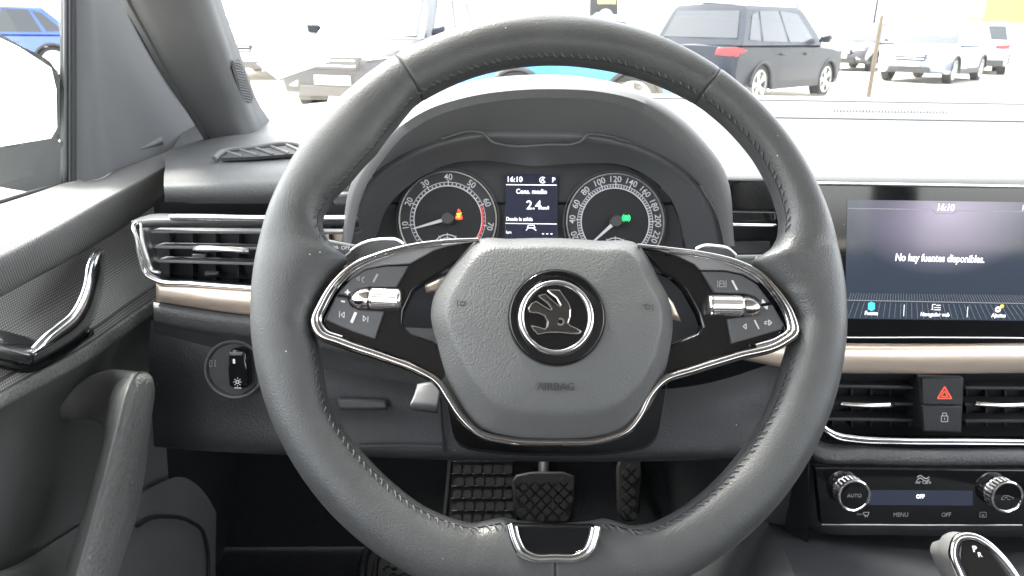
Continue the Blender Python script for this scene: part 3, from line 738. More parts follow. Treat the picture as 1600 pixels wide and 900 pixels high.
def sect(t, seg, scale=1.0):
    ri = rin_s(t); rc = (RO + ri) / 2; hr = (RO - ri) / 2 * scale
    hw = .0158 * scale
    out = []
    for k in range(seg):
        p = 2 * math.pi * k / seg
        c, s = math.cos(p), math.sin(p)
        x = math.copysign(abs(c) ** .88, c); y = math.copysign(abs(s) ** .92, s)
        y2 = y
        if s > 0 and hr > .021:                    # wide places get a flatter thumb rest
            y2 = y * (1 - .12 * max(0, -c))
        r = rc + hr * x
        out.append(WF.W(math.cos(t) * r, math.sin(t) * r, hw * y2))
    return out
def rim_piece(name, a0, a1, mat, n):
    rings = []
    e = R(.9)
    ts = [a0, a0 + e * .25, a0 + e * .6] + [a0 + e + (a1 - a0 - 2 * e) * i / n for i in range(n + 1)] + [a1 - e * .6, a1 - e * .25, a1]
    for i, t in enumerate(ts):
        k = min(i, len(ts) - 1 - i)
        s = {0: .955, 1: .982, 2: .994}.get(k, 1.0)
        rings.append(sect(t, 36, s))
    return loft(name, rings, mat, sw, sharp=75)
def ang(x, y):
    a, b = WF.loc(x, y, 0); return math.atan2(b, a)
aL, aR = ang(641, 125), ang(1106, 132)
rim1 = rim_piece('rim_grip', aR, aL, 'leather', 90)
rim2 = rim_piece('rim_grip', aL + R(.15), math.pi * 1.5 - R(.10), 'leather', 150)
rim3 = rim_piece('rim_grip', -math.pi / 2 + R(.10), aR - R(.15), 'leather', 150)
for p, t in ((rim2, aL + R(.08)), (rim3, aR - R(.08)), (rim2, -math.pi / 2)):
    tube('seam', sect(t, 36, .965), .0006, 'seam', p, 6, closed=True)
# stitching along the inner edge
ch = []; ch2 = []
NST = 190
for i in range(NST):
    t = 2 * math.pi * i / NST
    if abs((t - 1.5 * math.pi)) < R(12): continue
    a = abs(((t + math.pi) % (2 * math.pi)) - math.pi)
    deg = math.degrees((t + math.pi) % (2 * math.pi) - math.pi)
    if -14 < deg < 16 or deg > 166 or deg < -167: continue
    ri = rin_s(t); rc = (RO + ri) / 2; hr = (RO - ri) / 2
    ph = R(152)
    def P(tt, ph, lift):
        r0 = (RO + rin_s(tt)) / 2; h0 = (RO - rin_s(tt)) / 2
        return WF.W(math.cos(tt) * (r0 + (h0 + lift) * math.copysign(abs(math.cos(ph)) ** .88, math.cos(ph))), math.sin(tt) * (r0 + (h0 + lift) * math.copysign(abs(math.cos(ph)) ** .88, math.cos(ph))), (.0158 + lift) * abs(math.sin(ph)) ** .92)
    jit = random.uniform(-.22, .22) * 2 * math.pi / NST
    p0 = P(t - .30 * 2 * math.pi / NST + jit, ph + R(3), .0001); p1 = P(t + .30 * 2 * math.pi / NST + jit, ph - R(9), .0003)
    pm = P(t + jit, ph - R(random.uniform(0, 6)), random.uniform(.0006, .0012))
    rings = sweep_rings([p0, pm, p1], [.0003, .0005, .0003], 5)
    V = [q for r in rings for q in r]; F = []
    for j in range(2):
        for k in range(5):
            F.append((j * 5 + k, j * 5 + (k + 1) % 5, (j + 1) * 5 + (k + 1) % 5, (j + 1) * 5 + k))
    ch.append((V, F))
merge('stitching', ch, 'thread', sw, stuff=True, smooth=True)
gp_ = []
for lo, hi in ((aR + .02, aL - .02), (aL + .03, R(166)), (R(-167), R(-103)), (R(-77), R(-14)), (R(16), aR - .03)):
    n = 60; pts = []
    for i in range(n + 1):
        t = lo + (hi - lo) * i / n
        r0 = (RO + rin_s(t)) / 2; h0 = (RO - rin_s(t)) / 2
        c = math.cos(R(156))
        pts.append(WF.W(math.cos(t) * (r0 - (h0) * abs(c) ** .88), math.sin(t) * (r0 - h0 * abs(c) ** .88), .0158 * abs(math.sin(R(156))) ** .92))
    rr = sweep_rings(pts, .00045, 5)
    V = [q for r in rr for q in r]; F = [(j * 5 + k, j * 5 + (k + 1) % 5, (j + 1) * 5 + (k + 1) % 5, (j + 1) * 5 + k) for j in range(n) for k in range(5)]
    gp_.append((V, F))
merge('stitch_seam', gp_, 'seam', sw, stuff=True, smooth=True)

# chrome trim running round both spokes and under the hub
path = [(748, 374, .0012), (700, 376, .0012), (640, 384, .0013), (590, 398, .0016), (552, 415, .0020), (520, 445, .0024), (502, 475, .0027), (492, 503, .0030), (499, 520, .0033), (530, 534, .0034), (600, 558, .0031), (650, 577, .0028), (684, 598, .0026), (700, 622, .0025), (720, 652, .0024), (748, 677, .0024), (790, 688, .0023), (868, 692, .0022),
        (945, 687, .0023), (980, 673, .0024), (1001, 647, .0024), (1016, 617, .0025), (1036, 595, .0026), (1080, 579, .0028), (1150, 557, .0030), (1222, 535, .0033), (1241, 519, .0033), (1237, 497, .0030), (1214, 457, .0026), (1184, 426, .0021), (1150, 409, .0017), (1100, 396, .0013), (1050, 389, .0012), (996, 383, .0012)]
pp = cr([Vector(list(WF.loc(x, y, .010)) + [r]) for x, y, r in path], 220)
tube('chrome_trim', [WF.W(p.x, p.y, .009) for p in pp], [p.z for p in pp], 'smoke', sw, 12, flat=1.5, upref=WF.n)
# inner liner of the spoke frames (bright edge)
for pth in ([(690, 381), (640, 389), (592, 403), (556, 420), (526, 449), (509, 478), (500, 502), (507, 515), (535, 527)], [(1045, 393), (1100, 401), (1148, 414), (1180, 431), (1208, 460), (1229, 498), (1232, 515), (1216, 528), (1180, 540)]):
    tube('chrome_liner', cr([WF.at(x, y, .0085) for x, y in pth], 60), .0013, 'chrome', sw, 8, flat=1.3, upref=WF.n)

def mkspoke(side):
    if side == 'L':
        plate = [(748, 377), (700, 379), (640, 387), (590, 401), (552, 418), (520, 448), (502, 478), (494, 503), (501, 517), (530, 530), (600, 553), (650, 572), (690, 598), (700, 590), (688, 545), (676, 533), (641, 521), (628, 508), (631, 486), (646, 455), (667, 438), (692, 424), (735, 392)]
        band = [(742, 377), (690, 381), (640, 389), (592, 403), (556, 421), (540, 440), (552, 434), (571, 420), (603, 414), (640, 412), (658, 402), (678, 391), (700, 384)]
        b1 = [(527, 459), (550, 434), (571, 421), (603, 416), (638, 415.5), (629, 432), (619, 449), (577, 449), (559, 453), (546, 462)]
        b2 = [(524, 463), (543, 465), (548, 478), (562, 484), (600, 486), (594, 505), (586, 530), (550, 518), (508, 500)]
        rol = ((579, 466), (628, 468), (546, 467))
    else:
        plate = [(996, 386), (1050, 392), (1100, 399), (1150, 412), (1184, 429), (1212, 459), (1234, 497), (1238, 515), (1220, 531), (1150, 553), (1080, 575), (1042, 594), (1036, 580), (1045, 540), (1090, 522), (1098, 511), (1091, 490), (1070, 453), (1050, 433), (1034, 426), (1008, 396)]
        band = [(1002, 386), (1050, 393), (1100, 400.5), (1148, 414), (1180, 432), (1186, 442), (1162, 428), (1133, 422), (1095, 421.5), (1085, 412), (1060, 400), (1030, 391)]
        b1 = [(1097, 424), (1133, 424.5), (1160, 430), (1183, 444), (1204, 472), (1188, 474), (1180, 464), (1165, 459), (1117, 457)]
        b2 = [(1188, 478), (1208, 476), (1226, 508), (1220, 515), (1180, 527), (1144, 537), (1137, 498), (1184, 492)]
        rol = ((1158, 478), (1104, 477), (1190, 481))
    sp = fpoly('spoke', WF, plate, .004, .010, 'gloss', sw, .0015)
    fpoly('spoke_cover', WF, band, .0062, .006, 'plastic2', sp, .0008)
    p1 = fpoly('upper_button', WF, b1, .0070, .005, 'button', sp, .0008)
    p2 = fpoly('lower_button', WF, b2, .0070, .005, 'button', sp, .0008)
    A, B, C = [WF.at(x, y, .0075) for x, y in rol]
    ax = (B - A); L = ax.length; ax.normalize()
    r = .0066
    # knurled roller
    seg = 120; na = 40; V = []; F = []
    u = WF.n; s = ax.cross(u)
    prof = []
    for j in range(na + 1):
        f = j / na
        e = 1.0
        if f < .04: e = .93 + .07 * f / .04
        if f > .90: e = math.sqrt(max(0, 1 - ((f - .90) / .10) ** 2)) * .35 + .65
        kn = .03 if .06 < f < .86 else 0
        row = -1 if j % 2 else 1
        for k in range(seg):
            q = 2 * math.pi * k / seg
            ksign = -1 if (k // 2) % 2 else 1
            rr = r * (e - (kn if (ksign < 0 or row < 0) else 0))
            V.append(A + ax * (L * f) + (u * math.cos(q) + s * math.sin(q)) * rr)
    for j in range(na):
        for k in range(seg):
            F.append((j * seg + k, j * seg + (k + 1) % seg, (j + 1) * seg + (k + 1) % seg, (j + 1) * seg + k))
    F.append(tuple(range(seg))); F.append(tuple(range(na * seg, (na + 1) * seg)))
    mk('knurled_roller', V, F, 'knurl', sp, sharp=20)
    ax2 = (C - A); L2 = ax2.length; ax2.normalize()
    rings = []
    for f in (0, .06, .1, .3, .5, .7, .85, .95, 1.0):
        e = .98 if f < .05 else (.86 if f < .08 else (1 - f ** 3.2) ** .6 * .98 + .02)
        rings.append([A + ax2 * (L2 * f) + (u * math.cos(2 * math.pi * k / 28) * .92 + s * math.sin(2 * math.pi * k / 28)) * r * e for k in range(28)])
    loft('roller_cap', rings, 'smoke', sp)
    return sp, p1, p2
spL, l1, l2 = mkspoke('L')
spR, r1, r2 = mkspoke('R')
Wt = .0074
line_icon('voice_icon', WF, [(558, 433, 558, 438), (561, 431.5, 561, 439), (565, 436, 569, 432), (565, 436, 567, 441), (569, 432, 567, 436), (567, 441, 569, 441)], .00045, 'dimprint', l1, Wt)
line_icon('marker_tick', WF, [(590, 428, 583, 441)], .0012, 'dimprint', l1, Wt)
text('button_symbol', '+', WF.mat(543, 457.5, Wt), .0062, 'white', l1, bold=.0002)
line_icon('button_symbol', WF, [(533, 470.5, 539, 471.5)], .0009, 'white', l2, Wt)
line_icon('marker_tick', WF, [(556, 488, 549, 504)], .0017, 'white', l2, Wt)
line_icon('previous_track_icon', WF, [(530.5, 486, 530.5, 496), (538, 487.5, 533, 491.5), (533, 491.5, 537.5, 496.5), (538, 487.5, 537.5, 496.5)], .00045, 'whiteprint', l2, Wt)
line_icon('next_track_icon', WF, [(567.5, 493, 567.5, 502), (567.5, 493, 572, 498), (572, 498, 567.5, 502), (575, 494.5, 574.5, 503.5)], .00045, 'whiteprint', l2, Wt)
line_icon('lane_icon', WF, [(1125, 439, 1131, 439), (1124, 443, 1132, 443), (1125, 439, 1124, 448), (1131, 439, 1132, 448), (1124, 448, 1132, 448), (1121.5, 438, 1121.5, 449), (1134.5, 438, 1134.5, 449)], .00045, 'dimprint', r1, Wt)
line_icon('marker_tick', WF, [(1144, 438, 1152, 453)], .0012, 'whiteprint', r1, Wt)
fpoly('up_arrow', WF, [(1191, 467), (1197, 473), (1190, 474)], Wt, .0003, 'white', r1)
fpoly('down_arrow', WF, [(1193, 479), (1200, 478), (1199, 484)], Wt, .0003, 'white', r2)
line_icon('previous_icon', WF, [(1161, 510, 1166, 506), (1166, 506, 1166, 514), (1166, 514, 1161, 510)], .0005, 'whiteprint', r2, Wt)
line_icon('marker_tick', WF, [(1179, 500, 1186, 514)], .0009, 'whiteprint', r2, Wt)
line_icon('distance_icon', WF, [(1201, 500, 1206, 504), (1206, 504, 1201.5, 508.5), (1201, 500, 1201.5, 508.5), (1195, 503, 1199, 502), (1195, 506, 1199, 506), (1195, 503, 1195, 506)], .00055, 'whiteprint', r2, Wt)

# airbag cover
def pring(pts, wv, n=120):
    P = [WF.at(x, y, wv) for x, y in pts]
    P = cr(P, 400, True)
    c = WF.at(866, 515, wv)
    pa = sorted(((math.atan2((p - c).dot(WF.v), (p - c).dot(WF.u)), (p - c).length) for p in P))
    out = []
    for k in range(n):
        t = -math.pi + 2 * math.pi * k / n
        lo = [q for q in pa if q[0] <= t]; hi = [q for q in pa if q[0] > t]
        q0 = lo[-1] if lo else (pa[-1][0] - 2 * math.pi, pa[-1][1]); q1 = hi[0] if hi else (pa[0][0] + 2 * math.pi, pa[0][1])
        f = (t - q0[0]) / (q1[0] - q0[0] + 1e-9); r = q0[1] + (q1[1] - q0[1]) * f
        out.append(c + WF.u * (math.cos(t) * r) + WF.v * (math.sin(t) * r))
    return out
hub_o = [(742, 377), (800, 373), (868, 372), (935, 376), (998, 383), (1010, 398), (1026, 430), (1046, 470), (1051, 500), (1047, 545), (1033, 598), (1012, 640), (980, 671), (935, 684), (868, 688), (800, 684), (755, 671), (722, 636), (698, 588), (684, 540), (673, 490), (678, 462), (700, 425), (726, 394)]
hub_c = [(757, 391), (805, 387), (868, 386), (930, 390), (985, 397), (996, 410), (1011, 440), (1030, 475), (1034, 500), (1027, 540), (1012, 580), (988, 612), (955, 637), (915, 645), (868, 648), (820, 645), (785, 637), (752, 610), (728, 575), (709, 535), (697, 488), (701, 467), (720, 432), (742, 402)]
o_ = pring(hub_o, .006); c_ = pring(hub_c, .020)
cen = WF.at(866, 515, .023)
rings = [[p - WF.n * .03 for p in o_], [p - WF.n * .004 for p in o_], o_,
         [a.lerp(b, .10) + WF.n * .0006 for a, b in zip(o_, c_)], [a.lerp(b, .5) + WF.n * .0006 for a, b in zip(o_, c_)], [a.lerp(b, .88) + WF.n * .0004 for a, b in zip(o_, c_)],
         c_, [c.lerp(cen, .03) + WF.n * .0005 for c in c_], [c.lerp(cen, .08) + WF.n * .0010 for c in c_], [c.lerp(cen, .35) + WF.n * .0018 for c in c_], [c.lerp(cen, .65) + WF.n * .0018 for c in c_], [c.lerp(cen, .9) + WF.n * .0018 for c in c_]]
hubm = loft('airbag_cover', rings, 'pad', sw, sharp=70)
Wh = .0240
text('embossed_lettering', 'AIRBAG', WF.mat(868.5, 605, .0243), .0064, 'darkprint', hubm, bold=.00002, depth=.0001)
line_icon('horn_icon', WF, [(715, 469, 715, 479), (719, 472, 727, 472), (719, 472, 720, 478), (720, 478, 725, 478), (725, 478, 726, 472)], .0005, 'darkprint', hubm, .0236)
line_icon('horn_icon', WF, [(1020, 475, 1020, 486), (1006, 476, 1016, 477), (1008, 476, 1010, 483), (1010, 483, 1015, 483), (1015, 483, 1016, 477)], .0005, 'darkprint', hubm, .0236)
fpoly('hub_skirt', WF, [(686, 590), (702, 622), (722, 652), (750, 677), (790, 688), (868, 691), (945, 687), (980, 673), (1001, 647), (1016, 617), (1038, 594), (1000, 560), (720, 560)], .004, .012, 'plastic', sw, .001)
# emblem
eu, ev = WF.loc(870, 496, .025); ep = (WF.loc(920, 496, .025)[0] - WF.loc(820, 496, .025)[0]) / 100
emb = lathe('emblem', WF.W(eu, ev, .0205), WF.n, [(0, 74.5 * ep), (.0046, 74.5 * ep), (.0054, 73.5 * ep), (.0056, 71 * ep), (.0030, 58 * ep), (.0028, 10 * ep)], 'gloss', sw, 80, sharp=60)
annulus('emblem_groove', WF, eu, ev, 74.5 * ep, 76.5 * ep, 0, 360, .0242, .004, 'seam', emb)
n = 90
tube('chrome_ring', [WF.W(eu - 1 * ep + math.cos(2 * math.pi * i / n) * 54.5 * ep, ev - 0 * ep + math.sin(2 * math.pi * i / n) * 54.5 * ep, .0245) for i in range(n)], 5.2 * ep, 'chrome', emb, 14, closed=True)
disc('emblem_plate', WF, eu - ep, ev, 51 * ep, .0246, .003, 'gloss', emb, 60)
def zp(pts): return [(660 + x / 2.812, 380 + y / 2.812) for x, y in pts]
bird = zp([(697, 386), (672, 372), (648, 362), (640, 352), (650, 322), (651, 290), (640, 262), (622, 236), (602, 207), (550, 206), (556, 214), (590, 240), (609, 272), (604, 280), (572, 254), (540, 224), (512, 231), (516, 238), (548, 262), (570, 290), (562, 294), (528, 274), (500, 256), (480, 266), (468, 288), (472, 303), (510, 306), (538, 320), (551, 345), (548, 368), (538, 378), (512, 370), (478, 362), (490, 382), (508, 400), (540, 393), (600, 391), (655, 397), (690, 394)])
fpoly('winged_arrow', WF, bird, .0262, .0018, 'darkchrome', emb, .0006, bseg=3)
tube('winged_arrow_edge', [a.lerp(b_, k / 4) for a, b_ in zip([WF.at(x, y, .0263) for x, y in bird], [WF.at(x, y, .0263) for x, y in bird[1:] + bird[:1]]) for k in range(4)], .00045, 'chrome', emb, 6, closed=True)
annulus('arrow_eye', WF, *WF.loc(660 + 607 / 2.812, 380 + 345 / 2.812, .0263), 3.4 * ep, 6.2 * ep, -150, 120, .0266, .0006, 'chrome', emb, 24)
disc('arrow_eye', WF, *WF.loc(660 + 607 / 2.812, 380 + 345 / 2.812, .0263), 3.2 * ep, .0266, .0006, 'gloss', emb, 24)
# badge at the foot of the rim
ft = fpoly('rim_badge', WF, [(799, 820), (932, 822), (921, 862), (905, 870), (830, 869), (812, 861)], .0165, .008, 'gloss', sw, .0012)
tube('chrome_surround', cr([WF.at(*p, .0168) for p in [(795, 818), (803, 846), (812, 863), (828, 872), (868, 874), (905, 872), (921, 863), (929, 845), (934, 822)]], 60), .0021, 'chrome', ft, 10, flat=1.1)
tube('chrome_surround', cr([WF.at(*p, .0182) for p in [(806, 822), (812, 845), (819, 858), (832, 866), (868, 868), (902, 866), (915, 858), (921, 845), (926, 824)]], 60), .0008, 'chrome', ft, 8)
# shift paddles
def paddle(pts):
    return fpoly('shift_paddle', WF, pts, -.020, .004, 'bezel', sw, .0014, bseg=3)
for ptl in ([(536, 400), (555, 385), (575, 377), (598, 374), (620, 375), (632, 382), (640, 400), (600, 440), (550, 430)], [(1080, 400), (1086, 389), (1098, 384.5), (1118, 384.5), (1136, 388), (1148, 397), (1156, 410), (1130, 440), (1090, 430)]):
    paddle(ptl)
tube('paddle_edge', cr([WF.at(*p, -.0195) for p in [(548, 392), (563, 382), (578, 376.5), (600, 373.5), (620, 374.5), (631, 381)]], 30), .0009, 'satin', sw, 6)
tube('paddle_edge', cr([WF.at(*p, -.0195) for p in [(1087, 389), (1098, 384), (1118, 384), (1136, 387.5), (1150, 399)]], 30), .0009, 'satin', sw, 6)
# column behind the hub
lathe('hub_column', WF.W(.002, -.02, -.006), -WF.n, [(0, .052), (.03, .05), (.08, .055)], 'plastic3', sw, 40)
# leather sleeves behind spokes, so that the spokes have a back
fpoly('spoke_back', WF, [(560, 400), (700, 385), (742, 382), (668, 436), (648, 452), (628, 490), (626, 508), (500, 512), (512, 470), (530, 436)], -.0065, .008, 'plastic3', sw, .003)
fpoly('spoke_back', WF, [(1000, 390), (1100, 404), (1170, 425), (1210, 460), (1236, 510), (1100, 516), (1098, 500), (1074, 456), (1050, 434)], -.0065, .008, 'plastic3', sw, .003)
fpoly('spoke_back', WF, [(505, 520), (626, 512), (642, 524), (690, 540), (700, 600), (650, 577), (600, 558)], -.0065, .008, 'plastic3', sw, .003)
fpoly('spoke_back', WF, [(1236, 518), (1100, 516), (1090, 526), (1048, 540), (1036, 594), (1080, 578), (1150, 556)], -.0065, .008, 'plastic3', sw, .003)

# ------------------------------------------------------------------ column stalks
SF = Frame(U(540, 386, .545), (1, 0, 0), (0, .4, 1))
st = thing('control_stalk', 'dark stalk with small white lettering left of the steering column', 'stalk', U(560, 390, .56))
fpoly('stalk_arm', SF, [(500, 372), (520, 375), (545, 380), (564, 383), (566, 392), (640, 410), (640, 428), (540, 400), (510, 390)], 0, .012, 'plastic', st, .003, bseg=3)
text('stalk_lettering', 'Spa.', SF.mat(523, 385.5, .0003), 9 * .00048, 'whiteprint', st)
text('stalk_lettering', 'OFF', SF.mat(540, 387.5, .0003), 8 * .00048, 'whiteprint', st)
SF2 = Frame(U(1185, 400, .555), (1, 0, 0), (0, .4, 1))
st2 = thing('control_stalk', 'dark stalk end right of the steering column under the small vent', 'stalk', U(1170, 400, .56))
fpoly('stalk_arm', SF2, [(1090, 408), (1150, 398), (1205, 397), (1215, 402), (1205, 412), (1150, 420), (1090, 430)], 0, .012, 'plastic', st2, .003, bseg=3)
line_icon('stalk_marking', SF2, [(1180, 405, 1183, 401), (1184, 405, 1187, 401), (1188, 405, 1191, 401)], .0006, 'whiteprint', st2, .0004)

# ================================================================== infotainment screen
TF = Frame(U(1450, 408, .622), (1, 0, 0), (0, .13, 1))
sr = thing('infotainment_screen', 'wide touchscreen reading No hay fuentes disponibles above the copper trim', 'screen', TF.mat(1450, 530))
sg = fpoly('screen_panel', TF, [(1236, 288), (1252, 286.5), (1760, 294.5), (1772, 304), (1772, 524), (1760, 533), (1250, 528), (1236, 520)], 0, .012, 'gloss', sr, .0016, bseg=3)
tube('panel_edge', cr([TF.at(*p, -.0005) for p in [(1238, 286), (1300, 286.5), (1450, 289), (1600, 291.5), (1760, 294)]], 30), .0014, 'satin', sr, 8)
tube('panel_edge', cr([TF.at(*p, -.0005) for p in [(1238, 524), (1300, 526.5), (1450, 527), (1600, 528), (1760, 532)]], 30), .0009, 'satin', sr, 8)
# active area: a lit display, dark blue with a lighter mauve patch at the top (drawn by the display itself)
lm = bpy.data.materials.new('display_background'); lm.use_nodes = True
nt = lm.node_tree; N = nt.nodes; Lk = nt.links; b = N['Principled BSDF']
b.inputs['Base Color'].default_value = (.01, .011, .014, 1); b.inputs['Roughness'].default_value = .1; 
tc = N.new('ShaderNodeTexCoord'); mp = N.new('ShaderNodeMapping'); gr_ = N.new('ShaderNodeTexGradient'); gr_.gradient_type = 'SPHERICAL'
cu_, cv_ = TF.loc(1480, 335, 0); ou_, ov_ = TF.loc(1450, 530, 0)
mp.inputs['Location'].default_value = (-(cu_ - ou_) / .085, -(cv_ - ov_) / .055, 0); mp.inputs['Scale'].default_value = (1 / .085, 1 / .055, 1)
Lk.new(tc.outputs['Object'], mp.inputs[0]); Lk.new(mp.outputs[0], gr_.inputs[0])
mx = N.new('ShaderNodeMix'); mx.data_type = 'RGBA'; mx.inputs['A'].default_value = (.0055, .0075, .011, 1); mx.inputs['B'].default_value = (.060, .052, .070, 1)
Lk.new(gr_.outputs['Fac'], mx.inputs['Factor']); Lk.new(mx.outputs['Result'], b.inputs['Emission Color']); b.inputs['Emission Strength'].default_value = .8
dsp = fpoly('display_area', TF, [(1324, 312), (1740, 318), (1740, 503), (1320, 498)], .0003, .0006, lm, sr)
tp = (TF.loc(1500, 400, 0)[0] - TF.loc(1400, 400, 0)[0]) / 100
wS = .0007
text('screen_lettering', '16:10', TF.mat(1477.5, 324.5, wS, R(-1)), 14.5 * tp, 'lit_white', dsp, sx=.86, bold=.0001, depth=.0001)
text('screen_lettering', 'No hay fuentes disponibles.', TF.mat(1469, 404, wS, R(-.9)), 16.5 * tp, 'lit_white', dsp, sx=.765, bold=.00012, depth=.0001)
text('screen_lettering', 'Fuente', TF.mat(1361.5, 489.5, wS, R(-.9)), 9 * tp, 'lit_white', dsp, sx=.85, bold=.00005, depth=.0001)
text('screen_lettering', 'Navegador web', TF.mat(1461, 491.5, wS, R(-.9)), 9 * tp, 'lit_white', dsp, sx=.80, bold=.00005, depth=.0001)
text('screen_lettering', 'Ajustes', TF.mat(1560.5, 493, wS, R(-.9)), 9 * tp, 'lit_white', dsp, sx=.85, bold=.00005, depth=.0001)
text('screen_lettering', '1', TF.mat(1598.5, 325, wS, R(-.9)), 12 * tp, 'lit_white', dsp, sx=.86, depth=.0001)
line_icon('screen_rule', TF, [(1325, 325.5, 1457, 327.5), (1457, 327.5, 1463, 333.5), (1463, 333.5, 1489, 334), (1489, 334, 1496, 329), (1496, 329, 1735, 332.5), (1461, 316, 1494, 316.5)], .0007, 'lit_dim', dsp, wS, .0001)
line_icon('screen_rule', TF, [(1322, 469, 1740, 477)], .0007, 'lit_dim', dsp, wS, .0001)
for sx_ in ((1413, 476, 1412, 494), (1512.5, 479, 1511, 496)): line_icon('screen_rule', TF, [sx_], .0004, 'lit_white', dsp, wS, .0001)
segs = []
for i in range(100):
    x = 1326 + i * 4.1
    d = (x - 1470) * .10
    segs.append((x, 458 + (x - 1326) * .012, x + d * .5 + 3.0, 469 + (x - 1326) * .017))
    if i % 2 == 0: segs.append((x, 472 + (x - 1326) * .017, x + d + 5, 496 + (x - 1326) * .014))
segs = [s for s in segs if s[2] < 1738 and s[2] > 1322]
line_icon('screen_grid', TF, segs, .00022, 'lit_dim', dsp, .0005, .0001)
fpoly('source_icon', TF, cr([Vector(p + (0,)) for p in [(1356.5, 474), (1361.5, 471.5), (1367, 474), (1367, 483), (1361.5, 486), (1356.5, 483)]], 6, True) and [(1356.5, 474), (1361.5, 471.5), (1367, 474), (1367, 483), (1361.5, 486), (1356.5, 483)], wS, .0002, 'lit_cyan', dsp)
line_icon('browser_icon', TF, [(1457, 476, 1457, 483), (1457, 476, 1462, 475.5), (1455, 483.5, 1458, 483.5), (1463, 477, 1470, 477), (1460, 480.5, 1470, 480.8), (1460, 484, 1470, 484.3)], .0005, 'lit_white', dsp, wS, .0001)
annulus('settings_icon', TF, *TF.loc(1559.5, 483.5, wS), 1.8 * tp, 4.6 * tp, 0, 360, wS, .0002, 'lit_white', dsp, 20)
annulus('settings_icon', TF, *TF.loc(1565.8, 478.5, wS), 1.0 * tp, 2.9 * tp, 0, 360, wS + .0001, .0002, 'lit_yellow', dsp, 16)

# ================================================================== climate control panel
KF = Frame(U(1450, 775, .575), (1, 0, 0), (0, .22, 1))
cp = thing('climate_panel', 'black climate control panel with two knurled knobs under the centre vents', 'control panel', KF.mat(1450, 820))
kp = (KF.loc(1500, 775, 0)[0] - KF.loc(1400, 775, 0)[0]) / 100
fpoly('panel_face', KF, [(1274, 731), (1760, 736), (1760, 824), (1283, 819)], 0, .008, 'gloss', cp, .0010)
tube('panel_edge', [KF.at(1284, 819.5, .0004), KF.at(1440, 820.5, .0004), KF.at(1597, 820.5, .0004)], .0006, 'satin', cp, 6)
dsp2 = fpoly('climate_display', KF, [(1358, 766), (1520, 767), (1520, 790), (1358, 789)], .0004, .0003, 'lcd', cp)
def knob(cx, cy, cap):
    # the knob stands out of the panel towards the driver
    c = KF.at(cx, cy, .0105) - KF.n * .0105
    ax = KF.n
    k = None
    seg, na = 96, 14; V = []; F = []
    u = KF.u; s = KF.v; r = 25 * kp
    H = .0105
    for j in range(na + 1):
        f = j / na
        e = 1.0 - .04 * f
        kn = .035 if .1 < f < .8 else 0
        if f > .93: e *= .97
        for i in range(seg):
            q = 2 * math.pi * i / seg
            sg_ = -1 if (i // 2) % 2 or j % 2 else 1
            V.append(c + ax * (H * f) + (u * math.cos(q) + s * math.sin(q)) * r * (e - (kn if sg_ < 0 else 0)))
    for j in range(na):
        for i in range(seg): F.append((j * seg + i, j * seg + (i + 1) % seg, (j + 1) * seg + (i + 1) % seg, (j + 1) * seg + i))
    F.append(tuple(range(na * seg, (na + 1) * seg)))
    k = mk('knob', V, F, 'knurl', cp, sharp=20)
    n = 48
    tube('knob_ring', [c + ax * (H + .0003) + (u * math.cos(2 * math.pi * i / n) + s * math.sin(2 * math.pi * i / n)) * r * .92 for i in range(n)], .0014, 'chrome', k, 8, closed=True)
    fr = Frame(c, KF.u, KF.v)
    disc('knob_cap', fr, 0, 0, r * .87, H + .0008, .002, 'gloss', k, 40, .0004)
    return k, fr, H + .0011
k1, f1, h1 = knob(1334, 774, 0)
text('knob_lettering', 'AUTO', f1.matuv(0, 0, h1), 8.6 * kp * .93, 'dimprint', k1)
k2, f2, h2 = knob(1573, 776, 0)
line_icon('recirculation_icon', Frame(f2.O, f2.u, f2.v), [], .0004, 'dimprint', k2, h2) if False else None
merge('recirculation_icon', [quadbar(f2, (a * kp, b * kp), (c * kp, d * kp), .0005, h2, .0002) for a, b, c, d in ((-9, -2, -6, 2), (-6, 2, 2, 2), (2, 2, 5, 0), (5, 0, 9, -1), (9, -1, 9, -3), (-9, -2, -9, -4), (-9, -4, -4, -4), (0, -4, 5, -4), (-4, -1, 0, -1))], 'dimprint', k2)
text('panel_lettering', 'Air Care', KF.mat(1442.5, 753.5, .0004), 8 * kp, 'whiteprint', cp, sx=.85, depth=.0001)
for dy in (0, 4):
    tube('airflow_icon', cr([KF.at(1433, 745.5 + dy, .0004), KF.at(1438, 743 + dy, .0004), KF.at(1443, 746 + dy, .0004), KF.at(1448, 748 + dy, .0004), KF.at(1452, 745 + dy, .0004)], 14), .0004, 'whiteprint', cp, 5)
text('display_lettering', 'OFF', KF.mat(1438, 776, .0008), 8.5 * kp, 'lit_white', dsp2, bold=.00018, sx=.85, depth=.0001)
text('panel_lettering', 'MENU', KF.mat(1407.5, 804.5, .0004), 9.6 * kp, 'dimprint', cp, sx=.9, depth=.0001)
text('panel_lettering', 'OFF', KF.mat(1478.5, 804.5, .0004), 9.6 * kp, 'dimprint', cp, sx=.9, depth=.0001)
text('panel_lettering', 'MAX', KF.mat(1344, 803.5, .0004), 5 * kp, 'dimprint', cp, depth=.0001)
line_icon('demist_icon', KF, [(1349, 800.5, 1358, 800.5), (1358, 800.5, 1356, 806), (1356, 806, 1351, 806), (1351, 806, 1349, 800.5), (1352, 804, 1352, 808), (1355, 804, 1355, 808)], .0005, 'whiteprint', cp, .0004, .0001)
line_icon('rear_demist_icon', KF, [(1531, 800.5, 1541, 800.5), (1541, 800.5, 1541, 808), (1541, 808, 1531, 808), (1531, 808, 1531, 800.5), (1534, 804, 1538, 804), (1534, 806, 1538, 806)], .0005, 'dimprint', cp, .0004, .0001)

